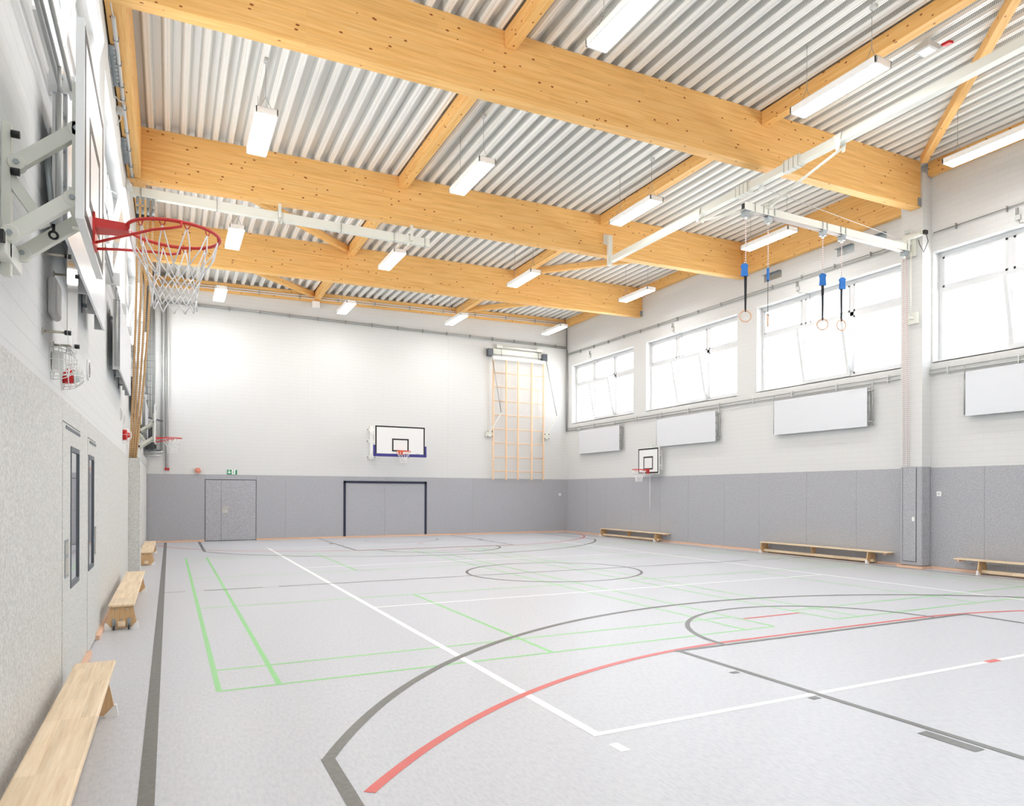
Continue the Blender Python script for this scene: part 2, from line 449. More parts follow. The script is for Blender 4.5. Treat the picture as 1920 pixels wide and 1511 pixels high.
clad('trim_3', 'grey felt impact cladding along the foot of the left wall, window light in its colour', 'felt_left_lit',
     [(a, b, .06, 2.31) for a, b in ((YF, -11.2), (-11.2, -9.1), (-9.1, -6.62), (-5.40, -4.74), (-3.84, -1.9), (-1.9, 1.4), (1.4, 3.17))]
     + [(-6.62, -5.40, 2.15, 2.31), (-4.74, -3.84, 2.15, 2.31)], left_mk)

# skirtings
def skirt(name, label, boxes):
    m = MB()
    for b in boxes: m.box(*b)
    return struct(m.build(name, 'skirting_wood', bevel=.004), label, 'skirting board')
skirt('baseboard_right', 'thin wooden skirting strip along the right wall',
      [(XR-.05, XR, YF, -3.27, 0, .05), (XR-.05, XR, -2.65, YB-.05, 0, .05), (7.25, XR-.05, -3.27, -3.22, 0, .05), (7.25, 7.30, -3.22, -2.70, 0, .05), (7.25, XR-.05, -2.70, -2.65, 0, .05)])
skirt('baseboard_back', 'thin wooden skirting strip along the far wall', [(XL, -6.0, YB-.05, YB, 0, .05), (-4.42, XR-.05, YB-.05, YB, 0, .05)])
skirt('baseboard_left', 'wooden skirting strip along the left wall, broken at the doors',
      [(XL, XL+.06, YF, -6.62, 0, .055), (XL, XL+.06, -5.40, -4.70, 0, .055), (XL, XL+.06, -3.86, 3.1, 0, .055)])

# padded column casing on the right wall with its narrow access door
t = thing('column_casing', 'grey felt casing around the concrete column on the right wall', 'column casing', (7.45, -2.96, 0))
m = MB(); m.box(-.15, .15, -.26, .26, .055, 2.23); m.build('casing', 'felt_cladding', t, bevel=.02)
d = MB(); d.box(-.158, -.150, -.135, .20, .14, 2.20).build('access_door', 'gap_dark', t)
g = MB(); g.box(-.163, -.158, -.128, .188, .15, 2.21); g.build('door_panel', 'felt_cladding', d and t.children[-1])
g = MB(); g.box(-.172, -.163, -.10, -.04, 1.03, 1.12); g.build('lock_plate', 'white_paint', t.children[-1])

# ---------------- doors
t = thing('door_1', 'flush grey double door in the far wall cladding', 'door', (-5.21, YB, 0), kind='structure')
MB().box(-.78, .78, -.010, .0, .005, 2.04).build('door_gap', 'gap_dark', t)
for a, b in ((-.765, -.30), (-.293, .765)):
    o = MB().box(a, b, -.026, -.010, .02, 2.02).build('door_leaf', 'felt_cladding', t)
m = MB(); m.box(-.27, -.09, -.034, -.026, .93, 1.13); m.mat(1).box(-.25, -.11, -.036, -.034, .95, 1.10); m.mat(2).box(-.25, -.11, -.045, -.036, 1.07, 1.10)
m.build('shell_handle', ['brass_handle', 'grey_plastic', 'chrome'], o)
def left_door(name, y0, y1, g0, g1, h0, h1, label):
    t = thing(name, label, 'door', (XL, (y0+y1)/2, 0), kind='structure'); c = (y0+y1)/2
    MB().box(0, .012, y0-c, y1-c, .005, 2.15).build('door_gap', 'gap_dark', t)
    m = MB(); lf = .022
    a, b, p, q = y0-c+.006, y1-c-.006, g0-c, g1-c
    m.box(.012, lf, a, p, .02, 2.14); m.box(.012, lf, q, b, .02, 2.14); m.box(.012, lf, p, q, .02, .83); m.box(.012, lf, p, q, 1.98, 2.14)
    leaf = m.build('door_leaf', 'felt_left_lit', t)
    f = MB()
    for bx in ((p, q, .83, .87), (p, q, 1.94, 1.98), (p, p+.03, .87, 1.94), (q-.03, q, .87, 1.94)): f.box(.010, .028, bx[0], bx[1], bx[2], bx[3])
    fo = f.build('glazing_frame', 'dark_steel', leaf)
    MB().box(.012, .016, p+.03, q-.03, .87, 1.94).build('glass_strip', 'door_glass', leaf)
    h = MB(); h.box(.022, .027, h0-c, h1-c, .95, 1.24); h.mat(1).box(.026, .028, h0-c+.02, h1-c-.02, .97, 1.10); h.mat(1).box(.026, .028, h0-c+.02, h1-c-.02, 1.13, 1.22)
    h.build('shell_handle', ['galvanised', 'brass_handle'], leaf)
    MB().box(.022, .026, y0-c+.18, y1-c-.05, 2.10, 2.125).build('closer_slot', 'dark_steel', leaf)
left_door('door_2', -6.62, -5.40, -6.13, -5.52, -6.50, -6.28, 'flush felt door with a tall glass strip, nearest on the left wall')
left_door('door_3', -4.74, -3.84, -4.68, -4.12, -4.02, -3.88, 'second felt door with a tall glass strip on the left wall')

# equipment store gate beyond the padded box
t = thing('door_4', 'wide pale grey store gate on the left wall beyond the padded box', 'door', (-7.70, 9.0, 0), kind='structure')
m = MB(); m.box(-.04, .05, -4.6, 4.05, .0, 2.40); m.build('gate_panel', 'felt_left_lit', t)
MB().box(-.04, .055, -4.6, 4.05, 2.41, 2.64).build('gate_header', 'grey_plastic', t)
for yy in (-.9, 1.3): MB().box(.05, .056, yy, yy+.25, .95, 1.20).build('gate_handle', 'grey_plastic', t)

# ---------------- windows
def window(name, x, rz, y0, y1, label):
    cy = (y0+y1)/2; w_ = (y1-y0)/2; H = WZ1-WZ0
    t = thing(name, label, 'window', (x, cy, WZ0), rz, kind='structure')
    f = MB(); f.box(-.035, .035, -w_, w_, 0, .09); f.box(-.035, .035, -w_, w_, H-.10, H)
    for yy in (-w_+.045, w_-.045): f.box(-.034, .034, yy-.045, yy+.045, .09, H-.10)
    c1 = w_*2/3/2
    for yy in (-c1, c1): f.box(-.036, .036, yy-.055, yy+.055, .09, H-.10)
    f.box(-.036, .036, -w_, w_, 1.53, 1.63)
    for a, b in ((-w_+.09, -c1-.055), (-c1+.055, c1-.055), (c1+.055, w_-.09)):     # glazing beads
        for z0, z1 in ((.09, 1.53), (1.63, H-.10)):
            if a > -1 and z0 < 1: continue
            f.box(-.05, -.03, a, b, z0, z0+.05); f.box(-.05, -.03, a, b, z1-.05, z1); f.box(-.05, -.03, a, a+.05, z0, z1); f.box(-.05, -.03, b-.05, b, z0, z1)
    f.build('window_frame', 'window_pvc', t, bevel=.004)
    g = MB()
    for a, b in ((-w_+.09, -c1-.055), (c1+.055, w_-.09)): g.box(-.006, .006, a, b, .09, 1.53)
    g.box(-.006, .006, -w_+.09, w_-.09, 1.63, H-.10)
    g.build('glass', 'pane_glass', t)
    s_ = MB(); a, b = -c1+.02, c1-.02; h = 1.50
    s_.box(-.045, .02, a, b, 0, .08); s_.box(-.045, .02, a, b, h-.08, h); s_.box(-.045, .02, a, a+.08, .08, h-.08); s_.box(-.045, .02, b-.08, b, .08, h-.08)
    so = s_.build('tilted_sash', 'window_pvc', t, loc=(-.045, 0, .06), bevel=.004); so.rotation_euler = (0, -math.radians(11), 0)
    MB().box(-.012, -.004, a+.08, b-.08, .08, h-.08).build('sash_glass', 'pane_glass', so)
    MB().box(-.24, .0, -w_, w_, -.02, .004).build('window_sill', 'white_paint', t)
    arm = MB(); arm.bar((-.05, c1-.16, 1.56), (-.25, c1-.16, 1.47), .02, .012); arm.build('stay_arm', 'galvanised', t)
    return t
def portal(x, y0, y1, rz):     # tells the renderer that daylight enters here
    li = bpy.data.lights.new('window_daylight', 'AREA'); li.shape = 'RECTANGLE'; li.size = WZ1-WZ0; li.size_y = y1-y0; li.cycles.is_portal = True
    o = bpy.data.objects.new('window_daylight', li); COL.objects.link(o); o.location = (x, (y0+y1)/2, (WZ0+WZ1)/2); o.rotation_euler = (0, rz, 0)
for a, b in WIN_Y: portal(XR+.40, a, b, PI/2); portal(XL-.40, a, b, -PI/2)
labs = ['farthest right-wall window, with a tilted middle sash', 'second window from the far corner on the right wall', 'right-wall window behind the hanging rings', 'nearest right-wall window, cut by the picture edge', 'right-wall window outside the picture, beside the camera']
for i, (a, b) in enumerate(WIN_Y): window('window_%d' % (i+1), XR+.24, 0, a, b, 'white framed six-light ' + labs[i])
labs = ['farthest left-wall window behind the climbing ropes', 'left-wall window beside the climbing ropes', 'left-wall window beyond the near backboard', 'left-wall window above the nearest heating panel', 'left-wall window outside the picture, beside the camera']
for i, (a, b) in enumerate(WIN_Y): window('window_%d' % (i+6), XL-.22, PI, a, b, 'white framed six-light ' + labs[i])

# ================================================================ ROOF
m = MB(); P = .275; x = -8.203; DH = .150; prof = []
while x < XR+.35:
    z = zdeck(x)
    prof += [(x, z, 1), (x+.026, z, 1), (x+.032, z+.006, 1), (x+.044, z+.006, 1), (x+.050, z, 1), (x+.076, z, 1), (x+.118, z+DH, 1), (x+.228, z+DH, 2), (x+.256, z+.050, 1)]
    x += P
for (xa, za, k), (xb, zb_, _) in zip(prof[:-1], prof[1:]):
    m.m = 0 if k == 1 else 1
    m.poly([(xa, YF-.2, za), (xa, YB+.4, za), (xb, YB+.4, zb_), (xb, YF-.2, zb_)])
m.m = 0
m.hexa([(XL-.45, YF-.3, zdeck(XL)+.18), (XR+.45, YF-.3, zdeck(XR)+.18), (XR+.45, YB+.4, zdeck(XR)+.18), (XL-.45, YB+.4, zdeck(XL)+.18),
        (XL-.45, YF-.3, 9.3), (XR+.45, YF-.3, 9.3), (XR+.45, YB+.4, 9.3), (XL-.45, YB+.4, 9.3)])
struct(m.build('ceiling', ['deck_steel', 'deck_perforated']), 'pale ribbed steel roof deck with perforated webs', 'ceiling')

def beam(y0, x0, x1, label):
    c = (0, y0+.115, 8.15); m = MB()
    p = [(x0, -.115), (x1, -.115), (x1, .115), (x0, .115)]
    m.hexa([(a, b, zbeam(a)-8.15) for a, b in p] + [(a, b, zdeck(a)-8.15-.002) for a, b in p])
    return tag(m.build('timber_beam', 'glulam_x', loc=c, bevel=.006), label, 'beam', 'glulam roof beams across the hall')
beam(-3.18, XL+.02, 7.29, 'big glulam beam crossing the top of the picture, nearest one')
beam(-8.45, XL+.02, XR-.01, 'glulam beam above the camera, out of the picture')
beam(2.50, XL+.02, XR-.01, 'second glulam beam, over the red-rimmed near hoop')
beam(7.68, XL+.02, XR-.01, 'third glulam beam, nearest to the far wall')

def purlin(x, y0, y1, label, w_=.18, h=.25, name='timber_purlin', grp='purlins between the roof beams', top=0):
    z1 = zdeck(x)-.002-top; m = MB(); L_ = (y1-y0)/2
    m.box(-w_/2, w_/2, -L_, L_, -h/2, h/2)
    return tag(m.build(name, 'glulam_y', loc=(x, (y0+y1)/2, z1-h/2-.012), bevel=.004), label, 'purlin', grp)
bays = [(-8.21, -3.19, 'in front of the nearest glulam beam'), (-2.94, 2.49, 'between the nearest and second beams'), (2.74, 7.67, 'between the second and third beams'), (7.92, YB-.16, 'between the third beam and the far wall')]
for a, b, s_ in bays:
    purlin(-2.5, a, b, 'left timber purlin '+s_); purlin(2.72, a, b, 'right timber purlin '+s_)
# edge timbers along the walls
for a, b, s_, deep in ((bays[0][0], bays[0][1], bays[0][2], 0), (bays[1][0], bays[1][1], bays[1][2], 1), (bays[2][0], bays[2][1], bays[2][2], 0), (bays[3][0], bays[3][1], bays[3][2], 0)):
    h = .92 if deep else .3
    purlin(XR-.085, -2.69 if a == -2.94 else a, b if b != -3.19 else -3.24, 'timber edge %s on the right wall %s' % ('beam' if deep else 'purlin', s_), .15, h, 'edge_beam' if deep else 'edge_purlin', 'edge timbers under the roof')
    purlin(XL+.13, a, b, 'timber edge %s on the left wall %s' % ('beam' if deep else 'purlin', s_), .22, h+.05, 'edge_beam' if deep else 'edge_purlin', 'edge timbers under the roof')
m = MB(); x0, x1 = XL+.26, XR-.18
m.hexa([(x0,-.07,zdeck(x0)-.32-8.4),(x1,-.07,zdeck(x1)-.32-8.4),(x1,.07,zdeck(x1)-.32-8.4),(x0,.07,zdeck(x0)-.32-8.4),(x0,-.07,zdeck(x0)-8.405),(x1,-.07,zdeck(x1)-8.405),(x1,.07,zdeck(x1)-8.405),(x0,.07,zdeck(x0)-8.405)])
tag(m.build('edge_purlin', 'glulam_x', loc=(0, YB-.08, 8.4), bevel=.004), 'long timber purlin along the top of the far wall', 'purlin', 'edge timbers under the roof')

def brace(a, b, label):
    A = Vector((a[0], a[1], zdeck(a[0])-.10)); B = Vector((b[0], b[1], zdeck(b[0])-.10)); c = (A+B)/2
    m = MB(); h = (B-A).length/2; m.box(-h, h, -.07, .07, -.085, .085)
    o = m.build('timber_brace', 'glulam_x', loc=c, bevel=.004)
    d = B-A; o.rotation_euler = (0, -math.atan2(d.z, math.hypot(d.x, d.y)), math.atan2(d.y, d.x))
    return tag(o, label, 'brace', 'diagonal timber roof braces')
brace((7.05, -3.42), (2.88, -7.9), 'diagonal timber brace at the top right corner of the picture')
brace((-2.66, 7.55), (-7.25, 3.0), 'diagonal timber brace behind the rope rail, left of the purlin')
brace((2.88, 7.45), (7.2, 2.95), 'diagonal timber brace right of the purlin, behind the ring rig rail')
brace((-2.66, 12.9), (-7.2, 8.3), 'diagonal timber brace left of the purlin at the far wall')
brace((2.88, 12.8), (7.2, 8.2), 'diagonal timber brace right of the purlin at the far wall')

# ================================================================ PENDANT LIGHTS
def pendant(label):
    t = thing('pendant_light', label, 'ceiling light', group='rectangular pendant lights under the roof')
    m = MB(); a, b, h = .165, .80, .10
    m.box(-a, a, -b, -b+.03, 0, h); m.box(-a, a, b-.03, b, 0, h); m.box(-a, -a+.022, -b, b, 0, h); m.box(a-.022, a, -b, b, 0, h); m.box(-a, a, -b, b, h-.01, h)
    m.build('housing', 'lamp_housing', t, bevel=.004)
    MB().box(-a+.022, a-.022, -b+.03, b-.03, .006, .02).build('diffuser', 'lamp_diffuser', t)
    for sy in (-1, 1):
        m = MB(); y = sy*.6
        m.tube([(-.13, y, h), (0, y, h+.26)], .004, 6); m.tube([(.13, y, h), (0, y, h+.26)], .004, 6); m.tube([(0, y, h+.26), (0, y, 1.10)], .005, 6)
        m.build('suspension_wire', 'pipe_steel', t)
    m = MB(); m.box(-.03, .03, -.68, -.58, .90, .95); m.build('junction_box', 'grey_plastic', t)
    return t
LX = [-5.68, -1.93, 1.88, 5.80]; LY = [-5.55, -.17, 5.43, 10.9, -10.95]
bn = ['in front of the nearest beam', 'between the nearest and second beams', 'between the second and third beams', 'before the far wall', 'above the camera']
cn = ['leftmost', 'second from left', 'third from left', 'rightmost']
p0 = None
for j, y in enumerate(LY):
    for i, x in enumerate(LX):
        lab = '%s lit white pendant light %s' % (cn[i], bn[j])
        z = 7.68 + .018*x
        if p0 is None: p0 = pendant(lab); p0.location = (x, y, z)
        else: dup(p0, (x, y, z), 0, lab)

# ================================================================ BENCHES
def bench(label):
    t = thing('gym_bench', label, 'bench', group='low wooden gym benches along the side walls')
    m = MB(); m.box(-.135, .135, -1.95, 2.05, .27, .30); m.build('bench_top', 'bench_wood', t, bevel=.012)
    m = MB(); m.box(-.04, .04, -1.93, 1.60, .035, .10); m.build('bottom_rail', 'bench_wood', t, bevel=.004)
    for y in (-1.90, 1.52):
        pts = [(-.165, y-.013, .015), (.165, y-.013, .015), (.115, y-.013, .27), (-.115, y-.013, .27)]
        f = MB().prism(pts, (0, .026, 0)).build('end_panel', 'bench_side', t)
        for s_ in (-1, 1):
            c = [(s_*.18, 0, 0), (s_*.095, 0, 0), (s_*.095, 0, .02), (s_*.155, 0, .085), (s_*.168, 0, .085)]
            if s_ > 0: c = c[::-1]
            MB().prism([(a, y-.02, z) for a, _, z in c], (0, .04, 0)).build('corner_foot', 'white_paint', f)
        for bx, bz in ((-.06, .245), (.06, .245), (0, .12)):
            MB().tube([(bx, y-.022, bz), (bx, y+.022, bz)], .009, 8).build('bolt', 'chrome', f)
    m = MB().prism([(-.045, -.20, .10), (.045, -.20, .10), (.10, -.20, .27), (-.10, -.20, .27)], (0, .024, 0)); m.build('middle_brace', 'bench_side', t)
    m = MB(); m.box(-.11, .11, 1.93, 1.98, .235, .27); m.build('hook_batten', 'skirting_wood', t)
    return t
b0 = bench('nearest wooden gym bench on the left wall, cut by the picture edge'); b0.location = (-7.515, -8.56, 0)
b2 = dup(b0, (-7.505, -1.35, 0), 0, 'wooden gym bench on the left wall with two small wheels, middle one')
for s_ in (-1, 1):
    m = MB(); xx = s_*.075
    m.box(xx-.017, xx+.017, -1.922, -1.914, .05, .13); m.box(xx-.015, xx-.010, -1.945, -1.914, .02, .07); m.box(xx+.010, xx+.015, -1.945, -1.914, .02, .07)
    m.mat(1).tube([(xx-.009, -1.945, .024), (xx+.009, -1.945, .024)], .022, 12)
    m.build('wheel', ['galvanised', 'rubber'], b2)
dup(b0, (-7.46, 7.0, 0), 0, 'farthest wooden gym bench on the left wall, beyond the padded box')
dup(b0, (7.435, 8.02, 0), PI, 'farthest wooden gym bench on the right wall, under the hoop')
dup(b0, (7.435, -.32, 0), PI, 'wooden gym bench on the right wall, left of the column casing')
dup(b0, (7.395, -6.0, 0), 0, 'nearest wooden gym bench on the right wall, cut by the picture edge')

# ================================================================ BASKETBALL HOOPS
def hoop(name, label, loc, rz, bw, bh, red='red_steel', pad=False, inner=(.59, .45), offs=.15, bo=0):
    """local: board face x=0 facing +x, ring at height z=0"""
    t = thing(name, label, 'basketball hoop', loc, rz)
    zb_ = -.15; m = MB(); m.box(-.035, 0, bo-bw/2, bo+bw/2, zb_, zb_+bh)
    m.m = 1
    def rect(y0, y1, z0, z1, th, x=.0015):
        y0 += bo; y1 += bo; m.box(0, x, y0, y1, z0, z0+th); m.box(0, x, y0, y1, z1-th, z1); m.box(0, x, y0, y0+th, z0+th, z1-th); m.box(0, x, y1-th, y1, z0+th, z1-th)
    rect(-bw/2+.02, bw/2-.02, zb_+.02, zb_+bh-.02, .05)
    rect(-inner[0]/2, inner[0]/2, 0, inner[1], .05)
    m.build('backboard', ['board_white', 'black'], t)
    R = .229; cx = offs + R
    m = MB(); m.torus((cx, 0, 0), R, .0095, n=48)
    m.build('rim', red, t)
    m = MB(); m.box(.0, .012, -.08, .08, -.14, .03)
    m.hexa([(.012,-.065,-.045),(offs+.01,-.05,-.035),(offs+.01,.05,-.035),(.012,.065,-.045),(.012,-.065,.004),(offs+.01,-.05,.004),(offs+.01,.05,.004),(.012,.065,.004)])
    for s_ in (-1, 1):
        m.tube([(.012, s_*.055, -.125), (.10, s_*.10, -.10), (cx-.10, s_*.20, -.055), (cx-.02, s_*.238, -.045), (cx+.03, s_*.245, -.03), (cx+.03, s_*.23, -.004)], .0075, 8)
    m.build('rim_bracket', red, t)
    m = MB()
    for i in range(12):
        a = 2*PI*(i+.5)/12; r0 = R-.004
        m.tube([(cx+r0*math.cos(a-.07), r0*math.sin(a-.07), -.008), (cx+r0*math.cos(a-.03), r0*math.sin(a-.03), -.028), (cx+r0*math.cos(a+.03), r0*math.sin(a+.03), -.028), (cx+r0*math.cos(a+.07), r0*math.sin(a+.07), -.008)], .003, 5)
    m.build('net_hooks', red, t)
    m = MB(); lv = [(-.022, R-.006), (-.10, .19), (-.20, .148), (-.255, .130), (-.31, .118), (-.365, .112), (-.42, .114)]
    rnd = random.Random(5)
    P_ = []
    for k, (z, r) in enumerate(lv):
        row = []
        for i in range(12):
            off = .5 if k < 2 else (.5 if k % 2 else 0)
            a = 2*PI*(i+off)/12 + rnd.uniform(-.03, .03)*(k > 1)
            row.append((cx+r*math.cos(a), r*math.sin(a), z+rnd.uniform(-.006, .006)))
        P_.append(row)
    for i in range(12):
        for k in range(2, len(lv)-1):
            o = 1 if k % 2 == 0 else 0
            for j in ((i-o) % 12, (i+1-o) % 12): m.tube([P_[k][i], P_[k+1][j]], .0038, 5)
        for j in (i, (i+1) % 12):     # two loop cords from each hook
            a_, c_ = Vector(P_[0][i]), Vector(P_[2][j]); mid = (a_+c_)/2; mid = mid + Vector((mid.x-cx, mid.y, 0))*.10
            m.tube([a_, mid, c_], .0038, 5)
    m.build('net', 'net_white', t)
    if pad:
        m = MB(); m.box(-.05, .012, -bw/2-.03, bw/2+.03, zb_-.03, zb_+.06)
        for s_ in (-1, 1): m.box(-.05, .012, s_*(bw/2-.02), s_*(bw/2+.04), zb_-.02, zb_+.36)
        m.build('edge_padding', 'pad_blue', t, bevel=.01)
    return t
def swing_arms(t, wall, ys, lower=.12):
    """height adjustable arms between the wall frame (x=-wall) and the board: one upper and two lower arms per frame"""
    X = -wall
    def arm(y, z0, z1, wd):
        m = MB(); m.bar((X+.06, y, z0), (-.055, y, z1), wd, .065)
        for p in ((X+.06, z0), (-.055, z1)): m.tube([(p[0], y-wd*.6, p[1]), (p[0], y+wd*.6, p[1])], .038, 14)
        o = m.build('lift_arm', 'cream_steel', t, bevel=.004)
        for p in ((X+.06, z0), (-.055, z1)): MB().tube([(p[0], y-wd*.6-.008, p[1]), (p[0], y+wd*.6+.008, p[1])], .013, 6).build('bolt', 'galvanised', o)
    for s_ in ys:
        m = MB(); m.box(X, X+.04, s_-.022, s_+.022, -.40, .34); m.box(X, X+.05, s_-lower-.05, s_+lower+.05, -.34, -.24); m.box(X, X+.05, s_-.10, s_-.06, -.33, -.20)
        m.build('wall_post', 'cream_steel', t, bevel=.004)
        arm(s_, .15, .37, .05)
        for q in (-lower, lower): arm(s_+q, -.24, -.03, .045)
        m = MB(); m.box(-.072, -.037, s_-.03, s_+.03, -.12, .60); m.box(-.07, -.037, s_-lower-.02, s_+lower+.02, -.08, .02); m.build('board_rail', 'cream_steel', t)
        for z in (.28, .10): MB().tube([(X+.04, s_-.03, z), (X+.075, s_-.03, z)], .018, 10).build('rubber_buffer', 'black', t)
        MB().box(X-.0, X+.05, s_-lower-.10, s_-lower-.05, -.30, -.25).build('rubber_buffer', 'black', t)
        MB().bar((X+.03, s_, .08), (X+.17, s_+.02, -.13), .03, .05).build('cross_brace', 'cream_steel', t)
    y = ys[0]+.03
    m = MB(); m.tube([(X+.17, y, .28), (X+.20, y+.02, -.10)], .013, 10); m.build('lift_spindle', 'galvanised', t)
    m = MB(); m.torus((X+.20, y+.02, -.155), .018, .006, ax='y', n=16, rot=.3); m.tube([(X+.20, y+.02, -.137), (X+.20, y+.02, -.10)], .007, 8); m.build('crank_eye', 'black', t)
t = hoop('basketball_hoop', 'red rimmed hoop with white net in the left foreground', (-7.375, -8.55, 3.05), 0, 1.10, .95, bo=.06)
swing_arms(t, .355, (-.23,), .16)
t = hoop('basketball_hoop', 'small distant hoop on arms at the far end of the left wall', (-7.33, 8.5, 3.05), 0, 1.2, .95)
swing_arms(t, .40, (-.30, .30))
t = hoop('basketball_hoop', 'red hoop on a small square board on the right wall', (7.30, 6.88, 2.43), PI, 1.2, .90, inner=(.55, .45))
m = MB()
for s_ in (-.35, .35): m.box(-.30, -.035, s_-.03, s_+.03, .1, .16); m.box(-.30, -.035, s_-.03, s_+.03, .45, .51); m.box(-.305, -.27, s_-.05, s_+.05, 0, .65)
m.build('wall_frame', 'white_paint', t)
m = MB(); m.tube([(-.09, -.02, -.16), (-.09, -.02, -1.35)], .009, 8); m.build('crank_rod', 'white_paint', t)
m = MB(); m.box(-.16, -.05, .02, .14, .75, .80); m.tube([(-.1, .08, .80), (-.1, .08, .86)], .02, 8); m.build('winch_bracket', 'cream_steel', t)
t = hoop('basketball_hoop', 'orange hoop on the wide blue padded board on the far wall', (.06, 11.5, 3.05), -PI/2, 1.80, 1.05, red='orange_steel', pad=True)
m = MB()
for s_ in (-.62, .62):
    m.box(-1.62, -1.56, s_-.05, s_+.05, -.22, 1.0)
    m.bar((-1.56, s_, .72), (-.04, s_*.75, .62), .06, .08); m.bar((-1.56, s_, -.08), (-.04, s_*.75, -.02), .06, .08); m.bar((-1.56, s_, -.10), (-.5, s_*.85, .68), .03, .03)
    for z in (.86, .44, -.14): m.box(-1.625, -1.60, s_-.16, s_+.16, z-.05, z+.05)
m.build('wall_arms', 'white_paint', t)
for s_ in (-.62, .62):
    for z in (.86, .44, -.14):
        for q in (-.13, .13): MB().tube([(-1.60, s_+q, z), (-1.585, s_+q, z)], .02, 8).build('bolt', 'black', t)
m = MB(); m.box(.0015, .003, .55, .68, -.07, -.055); m.build('maker_plate', 'brass_handle', t)

# painted goal on the far wall
m = MB()
for s_ in (-1, 1): m.box(s_*1.5-.04, s_*1.5+.04, -.02, 0, .0, 2.04)
m.box(-1.54, 1.54, -.02, 0, 1.96, 2.04)
tag(m.build('wall_goal', 'navy', loc=(.0, YB-.012, 0)), 'navy goal outline set into the far wall cladding', 'goal')

# ================================================================ FOLDING CLIMBING FRAME on the far wall
t = thing('climbing_grid', 'wooden grid climbing frame folded against the far wall', 'climbing frame', (5.32, 12.95, 0))
xs = [-1.13, -.57, -.05, .56, 1.10]
for x in xs: MB().box(x-.03, x+.03, -.03, .03, 2.15, 6.92).build('upright', 'ladder_wood', t, bevel=.004)
for k in range(8):
    z = 6.37 - k*.556
    MB().tube([(-1.12, 0, z), (1.10, 0, z)], .019, 8).build('rung', 'ladder_wood', t)
MB().box(-1.18, 1.16, -.045, .045, 6.90, 7.02).build('top_rail', 'white_paint', t)
m = MB(); m.tube([(-.85, .05, 7.43), (.92, .05, 7.43)], .045, 10); m.box(-1.35, 1.35, .10, .17, 7.14, 7.34)
for x in (-.85, .92): m.box(x-.12, x+.12, .0, .17, 7.37, 7.49)
m.build('hoist_shaft', 'cream_steel', t)
m = MB()
for x in (-.78, .86): m.tube([(x, .03, 7.40), (x, 0, 7.0)], .008, 6)
m.build('hoist_belts', 'dark_steel', t)
for x, xm, xw in ((-1.20, -.84, -1.30), (1.20, 1.66, 1.22)):
    m = MB(); m.box(x-.16, x+.04, -.06, .17, 7.02, 7.30); m.build('hinge_block', 'dark_steel', t)
    m = MB(); m.tube([(x, -.06, 7.05), (x+.02, -.06, 6.85)], .02, 8); m.tube([(x+.02, -.06, 6.85), (xm, -.12, 4.78)], .018, 8); m.build('folding_strut', 'pipe_steel', t)
    m = MB(); m.bar((xm+.02, -.12, 4.80), (xw, -.02, 3.98), .045, .045); m.box(xw-.08, xw+.14, .0, .17, 3.84, 4.06)
    m.build('strut_foot', 'cream_steel', t)
    for q in (-.06, .12):
        for z in (3.86, 4.04): MB().tube([(xw+q, -.02, z), (xw+q, .0, z)], .02, 8).build('bolt', 'black', t)

# ================================================================ HEATING PANELS
def panel(label, near_pipes=True):
    """local: front face towards -x, length along y from -1.48 to 1.48, z 0..0.92"""
    t = thing('radiant_heater', label, 'heating panel', group='white radiant heating panels on the side walls')
    m = MB(); m.box(-.006, .0, -1.48, 1.48, 0, .92)
    m.box(0, .012, -1.48, 1.48, 0, .006); m.box(0, .075, -1.48, 1.48, .914, .92)
    m.build('front_sheet', 'panel_white', t)
    m = MB(); m.m = 0
    for z in (.12, .34, .56, .78): m.tube([(.03, -1.5, z), (.03, 1.5, z)], .018, 8)
    m.build('heating_tubes', 'panel_inside', t)
    for y in (-1.46, -.75, 0, .75, 1.44): MB().box(.0, .08, y, y+.012, -.0, .92).build('cross_rib', 'pipe_white', t)
    for s_ in (-1, 1):
        m = MB()
        m.tube([(.035, s_*1.52, .03), (.035, s_*1.52, .89)], .020, 8)
        if s_ < 0:
            m.tube([(.035, s_*1.60, .03), (.035, s_*1.60, 1.06)], .016, 8); m.tube([(.035, -1.52, .05), (.035, -1.60, .05)], .014, 6)
            m.box(0, .07, -1.62, -1.48, .83, .85); m.box(0, .07, -1.62, -1.48, .10, .12)
        else: m.tube([(.035, 1.52, .89), (.035, 1.52, 1.06)], .012, 6)
        m.build('collector_pipe', 'pipe_steel', t)
    m = MB()
    for y in (-1.0, 0, 1.0):
        m.box(.078, .145, y, y+.03, .1, .14); m.box(.078, .145, y, y+.03, .74, .78); m.box(.135, .145, y, y+.03, .05, .87)
    m.build('wall_hanger', 'galvanised', t)
    return t
pr = panel('white heating panel under the farthest right-wall window'); pr.location = (7.465, 10.39, 3.20)
dup(pr, (7.465, 5.13, 3.20), 0, 'white heating panel above the small hoop on the right wall')
dup(pr, (7.465, -.22, 3.22), 0, 'white heating panel under the window behind the rings')
dup(pr, (7.465, -5.56, 3.24), 0, 'nearest white heating panel on the right wall, at the picture edge')
dup(pr, (-7.595, -6.12, 3.22), PI, 'nearest white heating panel on the left wall, behind the hoop arms')
dup(pr, (-7.595, -.60, 3.22), PI, 'white heating panel on the left wall beside the climbing ropes')
dup(pr, (-7.595, 5.2, 3.22), PI, 'white heating panel on the left wall behind the climbing ropes')
dup(pr, (-7.595, 10.6, 3.22), PI, 'farthest white heating panel on the left wall, near the corner')

